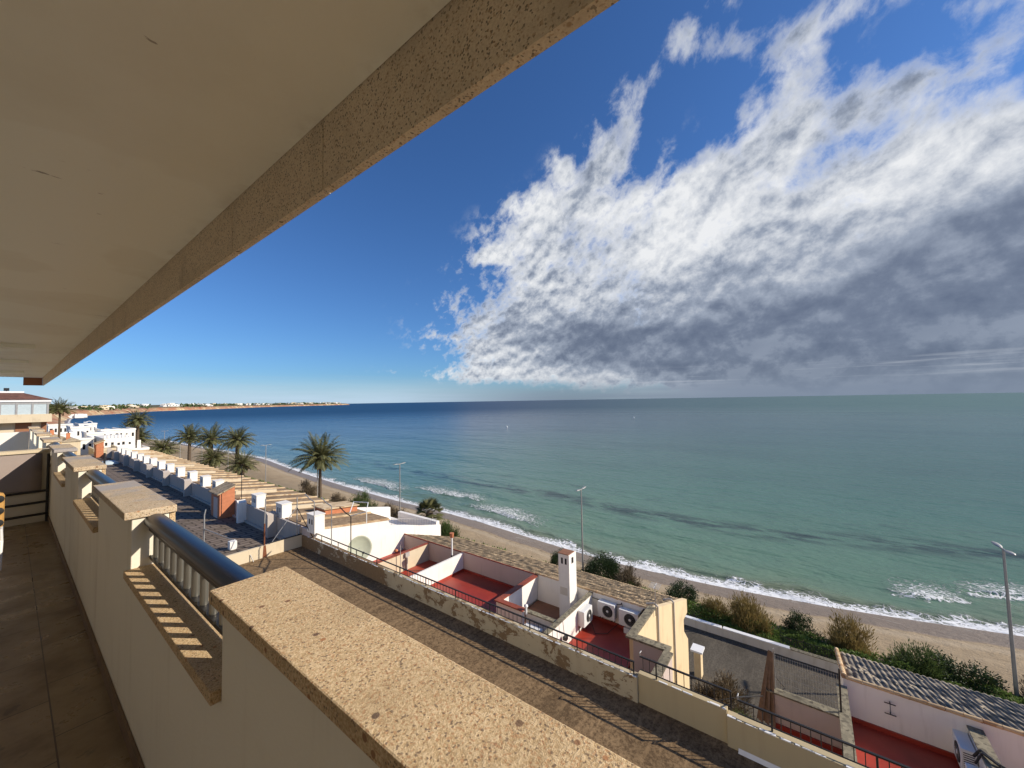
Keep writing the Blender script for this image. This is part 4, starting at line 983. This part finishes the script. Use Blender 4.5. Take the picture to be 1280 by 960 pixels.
for k_ in range(3):
    SM['dark%d'%k_]=shrub_mesh('dark_bush',1,1,1,5200,.085,'round',11+k_)
    SM['tam%d'%k_]=shrub_mesh('tamarisk_spray',1,1,1,5200,.12,'spray',21+k_)
def stems(parent,h,r,n=5):
    mb=MB()
    for i in range(n):
        a=6.283*i/n+rnd.random();mb.tube((.04*math.cos(a),.04*math.sin(a),-.1),(r*.5*math.cos(a),r*.5*math.sin(a),h*.7),.03,.012,6)
    mb.obj('stems',M['wood2'],parent)
def shrub(x,y,r,h,mesh,mt,label,name='shrub',z=-15.55):
    o=local_root(name,label,'shrub','shrubs along the beach edge');h*=.82 if mesh[0]=='t' else .9;r*=.88
    me=SM[mesh].copy();me.materials.clear();me.materials.append(M[mt])
    c=bpy.data.objects.new('foliage',me);COL.objects.link(c);c.parent=o;c.scale=(r,r*1.05,h);c.rotation_euler=(0,0,rnd.uniform(0,6))
    stems(o,h,r);o.location=(x,y,z);return o
shrub(31.5,14.6,1.75,2.3,'ball','shrubdark','round dark green bush at the foot of the street lamp behind the chimney')
shrub(31.2,18.6,1.0,1.8,'ball','shrubdark','dark bush just left of the white chimney top')
shrub(31.0,12.3,1.15,1.9,'tam0','twig','twiggy brown bush right of the round dark bush')
shrub(30.6,12.0,.55,1.0,'dark1','shrubgreen','small green bush in front of the twiggy bush above the tiled roof')
shrub(31.6,8.2,1.5,1.35,'dark2','shrubdark','flat topped dark bush behind the yellow flank wall')
shrub(30.7,5.7,1.1,1.35,'tam1','tamarisk','grey brown thin bush left of the big golden tamarisk')
shrub(30.4,3.6,1.35,2.5,'tam2','tamarisk','big golden tamarisk behind the white topped road wall')
shrub(31.6,.9,1.05,1.45,'dark0','shrubdark','dark wind shaped bush alone on the sand side')
shrub(31.2,-1.5,1.3,2.05,'tam0','tamarisk','olive brown tamarisk left of the grey tiled roof')
shrub(31.0,-4.3,1.6,1.45,'tam1','shrubgreen','spreading green tamarisk behind the top of the grey tiled roof')
shrub(31.5,-6.2,1.7,1.3,'dark2','shrubdark','low dark bush just left of the right edge street lamp')
shrub(31.3,-8.9,1.1,1.4,'tam2','twig','dry brown bush behind the right edge street lamp')
shrub(30.5,-10.8,1.2,2.0,'tam0','tamarisk','tamarisk at the right edge of the picture')
shrub(31.3,51.5,1.9,2.6,'tam1','shrubgreen','green bushy tamarisk above the white gable house roof')
shrub(31.6,45.6,1.6,2.2,'tam2','twig','brown bush left of the third street lamp')
shrub(31.6,42.9,1.1,1.6,'tam0','twig','small brown bush at the foot of the third street lamp')
shrub(31.4,37.5,1.1,1.7,'tam1','twig','dry bush just left of the fan palm')
shrub(30.6,33.0,1.35,2.3,'tam2','shrubgreen','green tamarisk to the right of the fan palm')
shrub(30.8,57.2,1.5,1.9,'tam0','twig','brown bush beyond the roofs near the big single palm')
shrub(30.5,66.5,1.9,2.6,'tam1','twig','brown bush at the foot of the big single palm')
shrub(22.2,4.0,1.3,1.4,'tam2','twig','twiggy bush behind the middle terrace railing by the road')
shrub(20.6,2.6,1.0,1.1,'tam0','shrubgreen','low green twiggy bush behind the railing end')
# ice plant ground cover strip
rnd.seed(5);V=[];F=[]
for i in range(78000):
    y=rnd.uniform(-16,22) if rnd.random()<.6 else rnd.uniform(22,110)
    wv=1.15+.5*nz(y*.3,2)+(.3 if y<8 else -.1)
    cx=30.1+.25*nz(y*.15,9)
    x=cx+rnd.gauss(0,.5)*wv
    if y<20 and x<28.72: x=28.72+rnd.random()*1.2
    if x<28.7: continue
    h=(.72 if y<14 else .42)*max(0,1-((x-cx)/1.7)**2)*(.75+.9*nz(x*1.1,y*.7,4))+.12*nz(x*4,y*4)
    if nz(x*.55,y*.25,3)<(-.45 if y<20 else -.25): continue
    p=Vector((x,y,-15.6+max(0,h)+rnd.uniform(0,.08)));big=1 if y<25 else 1.8
    leafquad(V,F,p,(rv()+Vector((0,0,.7))).normalized(),rv(),.16*big*rnd.uniform(.6,1.3),.07*big)
mb=MB();mb.add(V,F);o=mb.obj('ground_cover',M['cover']);tag(o,'low green ground cover between the promenade and the sand','ground cover',kind='stuff')

# palms
def palm_crown(name,nf,L_,seed,droop=1.0,leaf=.62,W_=.085,up=.95):
    rnd.seed(seed);V=[];F=[]
    for i in range(nf):
        az_=i*2.39996+rnd.uniform(-.2,.2);t0=i/nf
        el_=R(82-100*t0**.85*up+rnd.uniform(-8,8));Lf=L_*rnd.uniform(.85,1.08)*(1-.25*(t0>.85))
        h=Vector((math.cos(az_),math.sin(az_),0));p=Vector((0,0,.05))+h*.12;d_=h*math.cos(el_)+Vector((0,0,math.sin(el_)))
        ns=16;st=Lf/ns
        side=Vector((-h.y,h.x,0))
        prev=p.copy()
        for s in range(ns):
            g=droop*(.035+.11*(s/ns)**1.4)*(1-.3*t0)
            d_=(d_+Vector((0,0,-g))).normalized();np_=prev+d_*st
            wd=side*(.035*(1-s/ns)+.008);b=len(V);V+=[prev-wd,prev+wd,np_+wd,np_-wd];F.append((b,b+1,b+2,b+3))
            if s>1:
                ll=leaf*math.sin(math.pi*min(1,(s/ns)*.8+.16))*L_/3.4
                nrm=side.cross(d_).normalized()
                for k in (0,.5):
                    pp=prev.lerp(np_,k)
                    for sg in (-1,1):
                        ld=(side*sg*1.0+d_*.75+nrm*.25+Vector((0,0,-.28*droop))+rv()*.12).normalized()
                        leafquad(V,F,pp,ld,nrm,ll*rnd.uniform(.85,1.1),W_*L_/3.4)
            prev=np_
    mb=MB();mb.add(V,F);return mb.mesh(name)
def fan_crown(name,nf,L_,seed):
    rnd.seed(seed);V=[];F=[]
    for i in range(nf):
        az_=i*2.39996;t0=i/nf;el_=R(80-115*t0+rnd.uniform(-8,8));h=Vector((math.cos(az_),math.sin(az_),0))
        d_=h*math.cos(el_)+Vector((0,0,math.sin(el_)));c=d_*L_*.5;side=Vector((-h.y,h.x,0));nrm=side.cross(d_)
        b=len(V);wd=side*.02;V+=[-wd,wd,c+wd,c-wd];F.append((b,b+1,b+2,b+3))
        for k in range(15):
            a=R(-78+156*k/14);ld=(d_*math.cos(a)+side*math.sin(a)+nrm*.15+Vector((0,0,-.15))).normalized()
            leafquad(V,F,c,ld,nrm,L_*.55*rnd.uniform(.85,1.1),.085*L_)
    mb=MB();mb.add(V,F);return mb.mesh(name)
PC=[palm_crown('palm_crown',74,4.3,31,1.1),palm_crown('palm_crown',66,4.1,32,1.3),palm_crown('palm_crown',60,4.2,33,1.1)]
DC=palm_crown('dry_crown',22,2.4,40,2.2,up=1.25)
FC=fan_crown('fan_crown',34,1.75,50)
def palm(x,y,zb,zc,sc,ci,label,r=.22,name='palm_tree',lean=(0,0),skirt=True):
    o=local_root(name,label,'palm tree','date palms along the beach')
    H=zc-zb;mb=MB();N=max(5,int(H/.35));pts=[]
    for k in range(N+1):
        t=k/N;pts.append((Vector((lean[0]*t*t,lean[1]*t*t,H*t)),r*(1.25-.35*t)*(1+.09*(k%2))))
    for (a,ra),(b,rb) in zip(pts,pts[1:]): mb.tube(a,b,ra,rb,10,caps=False)
    mb.lathe([(r*.9,-.5),(r*1.7,-.15),(r*1.9,.1),(r*1.2,.35),(.01,.5)],(lean[0],lean[1],H-.1),10)
    mb.obj('trunk',M['bark'],o)
    me=PC[ci] if ci<3 else FC
    if not me.materials: me.materials.append(M['palm'])
    c=bpy.data.objects.new('crown',me);COL.objects.link(c);c.parent=o;c.location=(lean[0],lean[1],H);c.scale=(sc,sc,sc);c.rotation_euler=(0,0,rnd.uniform(0,6))
    if skirt:
        if not DC.materials: DC.materials.append(M['drypalm'])
        c=bpy.data.objects.new('dry_fronds',DC);COL.objects.link(c);c.parent=o;c.location=(lean[0],lean[1],H-.25);c.scale=(sc*.8,sc*.8,sc*.9);c.rotation_euler=(0,0,rnd.uniform(0,6))
    o.location=(x,y,zb);return o
palm(31,63.2,-15.5,-8.9,1.12,0,'big single date palm standing apart in front of the sea',.21)
palm(31,100.5,-15.5,-7.9,1.0,1,'date palm on the right of the palm cluster, tallest there',.36)
palm(29.5,93,-15.5,-12.4,.9,2,'short bushy palm with hanging dry fronds below the right cluster palm',.4)
palm(31,118.5,-15.5,-8.6,1.1,2,'date palm in the middle of the palm cluster',.36)
palm(30,113,-15.5,-12.9,1.05,1,'low palm at the foot of the cluster, dark and spreading',.4)
palm(31,137.5,-15.5,-8.9,1.05,0,'date palm on the left of the palm cluster behind a street lamp',.34)
palm(27,182,-15.5,-4.9,1.2,1,'tall lone date palm rising furthest left above the roofs',.4)
palm(27.5,196,-15.5,-9.6,1.25,2,'bushy palm just left of the tall lone palm',.4)
palm(28.5,190,-15.5,-11.3,1.2,0,'bushy low palm right behind the tall lone palm trunk',.4)
palm(31,168,-15.5,-14.2,1.35,1,'low squat palm to the right of the tall lone palm',.45)
palm(5,95,-15.5,-.3,.5,2,'thin dark palm with a small crown in front of the pale apartment block',.13,skirt=False)
palm(30.5,35.9,-15.5,-13.1,1.1,3,'small fan palm beside the curved white parapet',.25,name='fan_palm',skirt=False)

# ------------------------------------------------------------------ apartment block at far left
ab=empty('apartment_block',(-8,92,-15.5));tag(ab,'cream apartment block with glazed gallery and dark red hipped roof at the left edge','apartment block')
X1=3.75
mb=MB();mb.box(-26,X1-.4,86,112,-15.5,.95);mb.obj('body',M['cream'],ab)
mb=MB();mb.box(-26,X1,84.6,86,-1.85,-.75);mb.obj('balcony_band',M['cream'],ab)
mb=MB();mb.box(-26,X1-.1,84.6,86,.95,1.25);mb.obj('eave',M['whitepaint'],ab)
mb=MB();mb.add([(-26,84.5,1.25),(X1+.1,84.5,1.25),(X1+.1,113,1.25),(-26,113,1.25),(-26,89,2.3),(1.2,89,2.3),(1.2,108,2.3),(-26,108,2.3)],[(0,1,5,4),(1,2,6,5),(2,3,7,6),(3,0,4,7),(4,5,6,7)]);mb.obj('roof',M['redroof'],ab)
mb=MB();mb.box(-26,1.3,88.8,89.1,2.28,2.5);mb.obj('roof_edge',M['whitepaint'],ab)
for k in range(9):
    x=X1-.5-1.35*k
    mb=MB();mb.box(x-1.15,x,84.75,84.85,-.75,.62);mb.obj('window',M['glass'],ab)
    mb=MB();mb.box(x,x+.2,84.7,84.9,-.75,.95);mb.obj('mullion',M['steel'],ab)
mb=MB();mb.box(-26,X1-.15,84.72,84.9,.62,.95);mb.obj('window_head',M['steel'],ab)
for x in (.6,-2.6):
    mb=MB();mb.box(x,x+1.4,85.9,85.99,-4.2,-1.86);mb.obj('brown_blind',M['blind'],ab)
mb=MB();mb.box(X1-.9,X1-.42,85.9,85.99,-4.2,-1.86);mb.obj('brown_blind',M['blind'],ab)
for x in (-.5,-3.5):
    mb=MB();mb.box(x,x+.5,90,90.5,2.6,3.0);mb.tube((x+.25,90.2,2.3),(x+.25,90.2,2.7),.05);mb.obj('roof_vent',M['darkmetal'],ab)

# ------------------------------------------------------------------ town between the terrace and the bay
def house(x0,x1,y0,y1,zt,mt='white2',label='',wins=3,parapet=True,zb=-15.5,rows_=1,group='white houses of the near town'):
    o=empty('white_house',((x0+x1)/2,(y0+y1)/2,zb));tag(o,label,'house',group)
    mb=MB();mb.box(x0,x1,y0,y1,zb,zt);mb.obj('walls',M[mt],o)
    if parapet:
        mb=MB();mb.box(x0-.1,x1+.1,y0-.1,y0+.15,zt+.002,zt+.45);mb.box(x0-.1,x0+.15,y0+.152,y1,zt+.002,zt+.45);mb.box(x1-.15,x1+.1,y0+.152,y1,zt+.002,zt+.45);mb.obj('roof_parapet',M[mt],o)
    for r_ in range(rows_):
        for k in range(wins):
            x=x0+(x1-x0)*(k+.5)/wins+rnd.uniform(-.08,.08);w_=(x1-x0)/wins*rnd.uniform(.15,.24)
            mb=MB();mb.box(x-w_,x+w_,y0-.03,y0+.02,zt-1.9-r_*2.6,zt-rnd.choice([.8,.95,.8])-r_*2.6);mb.obj('window',M['dark'],o)
    return o
t1=house(11.3,15.3,108,122,-6.0,label='white terraced block with crenellated top beside the tall lone palm',wins=5,parapet=False,rows_=2)
for k in range(8): mb=MB();mb.box(11.3+.5*k,11.6+.5*k,107.95,108.25,-5.998,-5.45);mb.obj('crenel',M['white2'],t1)
mb=MB();mb.box(11.3,15.3,107.2,107.9,-8.3,-7.4);mb.obj('balcony',M['white2'],t1)
house(12.9,16.6,101,107,-8.2,label='low white roof terrace in front of the crenellated block',wins=2)
tw_=MB();tw_.box(15.5,16.0,104.5,105,-8.5,-6.5);tag(tw_.obj('white_pier',M['white2']),'slender white pier below the tall lone palm','pier')
mb=MB();mb.path([(14.6,104,-8.2),(14.6,104,-7.4),(14.75,104,-7.2),(14.95,104,-7.2),(15.1,104,-7.4),(15.1,104,-8.2)],.06);tag(mb.obj('hoop_rail',M['whitemetal']),'small white hoop rail next to the slender pier','rail')
house(9.8,13.2,150,162,-5.2,label='white house with flat parapet left of the crenellated block',wins=4,rows_=2)
house(7.0,11.6,172,184,-5.0,label='long white building top nearest the bay water',wins=5)
house(11.4,14.2,135,146,-6.3,label='white house with two window rows left of the palm trunk',wins=3,rows_=2)
house(15.2,18.8,150,163,-6.3,label='white house just behind the crenellated block',wins=3)
house(19,24,165,180,-7.0,label='white house partly behind the bushy palm',wins=4)
house(14.2,18.2,190,204,-5.6,label='white house end on beyond the others by the water',wins=4)
house(8.3,10.9,118,128,-6.6,label='white house with pale side behind the far brick hut',wins=3,rows_=2)
house(5.9,8.9,128,140,-5.6,label='white house beside the thin dark palm trunk',wins=3)
house(9.2,12.2,98,106,-7.6,mt='cream',label='cream low house at the end of the shaded wall',wins=2)
# houses with brick chimneys
for (x,y,zt,lb) in ((6.5,101,-5.8,'cream cottage with brick chimney and dark tiled roof, right one'),(5.0,108,-5.4,'cottage with orange brick chimney left of the thin palm')):
    o=empty('cottage',(x,y,-15.5));tag(o,lb,'house','cottages with brick chimneys')
    mb=MB();mb.box(x-.9,x+1.3,y,y+5,-15.5,zt);mb.obj('walls',M['cream'],o)
    mb=MB();mb.prism([(x-1.1,zt+.005),(x+1.5,zt+.005),(x+.2,zt+.7)],'y',y-.15,y+5.1);mb.obj('roof',M['greytile'],o)
    mb=MB();mb.box(x-.35,x+.1,y+.3,y+.8,zt+.3,zt+1.5);ck=mb.obj('chimney',M['brick'],o)
    mb=MB();mb.box(x-.2,x-.05,y+.45,y+.6,zt+1.502,zt+1.75);mb.obj('chimney_pot',M['darkmetal'],ck)
# curved lamp near the water
cl=empty('curved_lamp',(15.3,170,-7));tag(cl,'pale curved arm street lamp rising above the white houses','street lamp')
mb=MB();mb.path([(15.2,168,-8),(15.2,168,-4.6),(15.0,168,-4.1),(14.5,168,-3.9),(14.0,168,-4.1)],.09);mb.obj('pole',M['whitemetal'],cl)
mb=MB();mb.box(13.4,14.2,167.9,168.1,-4.3,-4.1);mb.obj('lamp_head',M['whitemetal'],cl)

# ------------------------------------------------------------------ far coast
coast=[(560,36,.3),(640,40,8),(850,54,24),(1113,84,20),(1250,120,17),(1387,172,14),(1600,235,16),(1918,344,18),(2156,549,19),(2600,800,19),(3213,1156,20),(3700,1600,21),(4100,2000,22),(4450,2400,24),(4660,2660,20)]
V=[];F=[];prof=[(-2,-.6),(6,0.1),(22,.55),(45,.85),(120,.98),(260,1.08),(480,1.2),(900,1.05),(1600,.5)]
m=len(prof);N=[]
for (a,b) in zip(coast,coast[1:]):
    for k in range(10):
        t=k/10;N.append(tuple(a[j]+(b[j]-a[j])*t for j in range(3)))
N.append(coast[-1])
for i,(y,x,h) in enumerate(N):
    hh_=h*(1+.18*nz(i*.35,0)+.12*nz(i*1.1,5))
    for k,(dd_,f_) in enumerate(prof):
        jx=(6*nz(i*.9,k*.7)) if 0<k<4 else 0
        V.append((x-dd_*.80-jx,y-dd_*.3 if y<3000 else y+dd_*.45,WL+hh_*f_*(1+(.15*nz(i*.8,k*1.3) if k>1 else 0))))
for i in range(len(N)-1):
    for k in range(m-1): F.append((i*m+k,(i+1)*m+k,(i+1)*m+k+1,i*m+k+1))
q=mat('far_coast');P=q.sep(q.pos)
hgt=q.m('DIVIDE',q.m('SUBTRACT',P[2],WL),20)
n=q.noise(q.pos,.018,6,.65);n2=q.noise(q.pos,.05,6,.7)
cl_=q.mix(q.sstep(n2,.4,.6),(.33,.13,.07),(.36,.23,.13))
cl_=q.mix(q.sstep(n,.5,.62),cl_,(.56,.47,.27))
top=q.mix(q.sstep(n2,.45,.65),(.05,.06,.032),(.15,.12,.07))
cc=q.mix(q.sstep(q.m('ADD',hgt,q.m('MULTIPLY',q.m('SUBTRACT',n2,.5),.7)),.45,.8),cl_,top)
cc=q.mix(q.sstep(P[2],WL+1.6,WL+.5),cc,(.55,.45,.33))
setp(q,cc,.95);M['coast']=q.mat
mb=MB();mb.add(V,F);tag(mb.obj('far_coast_hills',M['coast']),kind='structure')
# far houses, one cube-like body with parapet and window band, shared mesh
rnd.seed(77)
bm1=MB();bm1.box(-.5,.5,-.5,.5,0,1);bm1.box(-.2,.45,-.45,.3,1.0001,1.25);hm=bm1.mesh('far_house_body');hm.materials.append(M['white2'])
bm2=MB();bm2.box(-.075,.075,-.51,-.49,.4,.7)
wm=bm2.mesh('far_house_windows');wm.materials.append(M['dark'])
hm2=hm.copy();hm2.materials.clear();hm2.materials.append(M['cream'])
import bisect
for i in range(190):
    t=rnd.random();j=int(t*(len(N)-2));y,x,h=N[j]
    back=rnd.choice([rnd.uniform(45,130),rnd.uniform(60,420)])
    k=0
    while k<m-2 and prof[k+1][0]<back:k+=1
    tt=(back-prof[k][0])/(prof[k+1][0]-prof[k][0]);z=V[j*m+k][2]*(1-tt)+V[j*m+k+1][2]*tt
    X_=V[j*m+k][0]*(1-tt)+V[j*m+k+1][0]*tt;Y2=V[j*m+k][1]*(1-tt)+V[j*m+k+1][1]*tt
    s=1+Y2/5200
    o=empty('far_house',(X_,Y2,z-1));w_=rnd.uniform(9,26)*s
    o.rotation_euler=(0,0,rnd.uniform(-.5,.9))
    c=bpy.data.objects.new('body',hm if rnd.random()<.5 else hm2);COL.objects.link(c);c.parent=o;c.scale=(w_,rnd.uniform(9,14)*s,rnd.uniform(3.5,7)*(s*.8))
    for kk in (-.3,0,.3): c2=bpy.data.objects.new('window',wm);COL.objects.link(c2);c2.parent=o;c2.scale=c.scale;c2.location.x=kk*c.scale.x
    tag(o,'one of the small white houses scattered along the far coast','house','white houses along the far coast')
# low harbour buildings at the water
for i in range(7):
    o=empty('boathouse',(78-3*i+rnd.uniform(-3,3),1010+rnd.uniform(-40,60)-i*9,WL+.3))
    c=bpy.data.objects.new('body',hm);COL.objects.link(c);c.parent=o;c.scale=(10,14,rnd.uniform(3,5.5))
    tag(o,'low white building on the water at the near end of the far coast','building','white waterside buildings at the bay')
# dark woods on the far coast: leaf clumps
V2=[];F2=[]
for i in range(17000):
    j=int(rnd.random()**1.3*(len(N)-2));y,x,h=N[j];back=rnd.uniform(30,300)
    k=0
    while k<m-2 and prof[k+1][0]<back:k+=1
    tt=(back-prof[k][0])/(prof[k+1][0]-prof[k][0]);z=V[j*m+k][2]*(1-tt)+V[j*m+k+1][2]*tt
    X_=V[j*m+k][0]*(1-tt)+V[j*m+k+1][0]*tt;Y2=V[j*m+k][1]*(1-tt)+V[j*m+k+1][1]*tt
    if nz(X_*.01,Y2*.004,8)<-.05 and y>1150: continue
    s=1+Y2/3500
    leafquad(V2,F2,Vector((X_+rnd.uniform(-9,9),Y2+rnd.uniform(-9,9),z+rnd.uniform(-.5,2.4*s))),rv(),rv(),5*s,3.6*s)
mb=MB();mb.add(V2,F2);tag(mb.obj('far_woods',M['shrubgreen']),'dark green trees and scrub scattered over the far coast','woods',kind='stuff')
# buoy specks on the sea
for x,y in ((190,150),(330,120)):
    mb=MB();mb.lathe([(.001,.9),(.4,.7),(.6,.2),(.5,-.2)],(x,y,WL),10)
    tag(mb.obj('buoy',M['whitemetal']),'tiny white buoy on open water, '+('nearer the far coast side' if x<200 else 'toward the middle of the sea'),'buoy')

# ------------------------------------------------------------------ render settings
scn.view_settings.view_transform='Standard';scn.view_settings.look='None';scn.view_settings.gamma=1;scn.view_settings.exposure=.30
try: scn.view_settings.use_curve_mapping=False
except Exception: pass
scn.render.engine='CYCLES';scn.cycles.use_denoising=True;scn.cycles.max_bounces=6;scn.cycles.diffuse_bounces=5
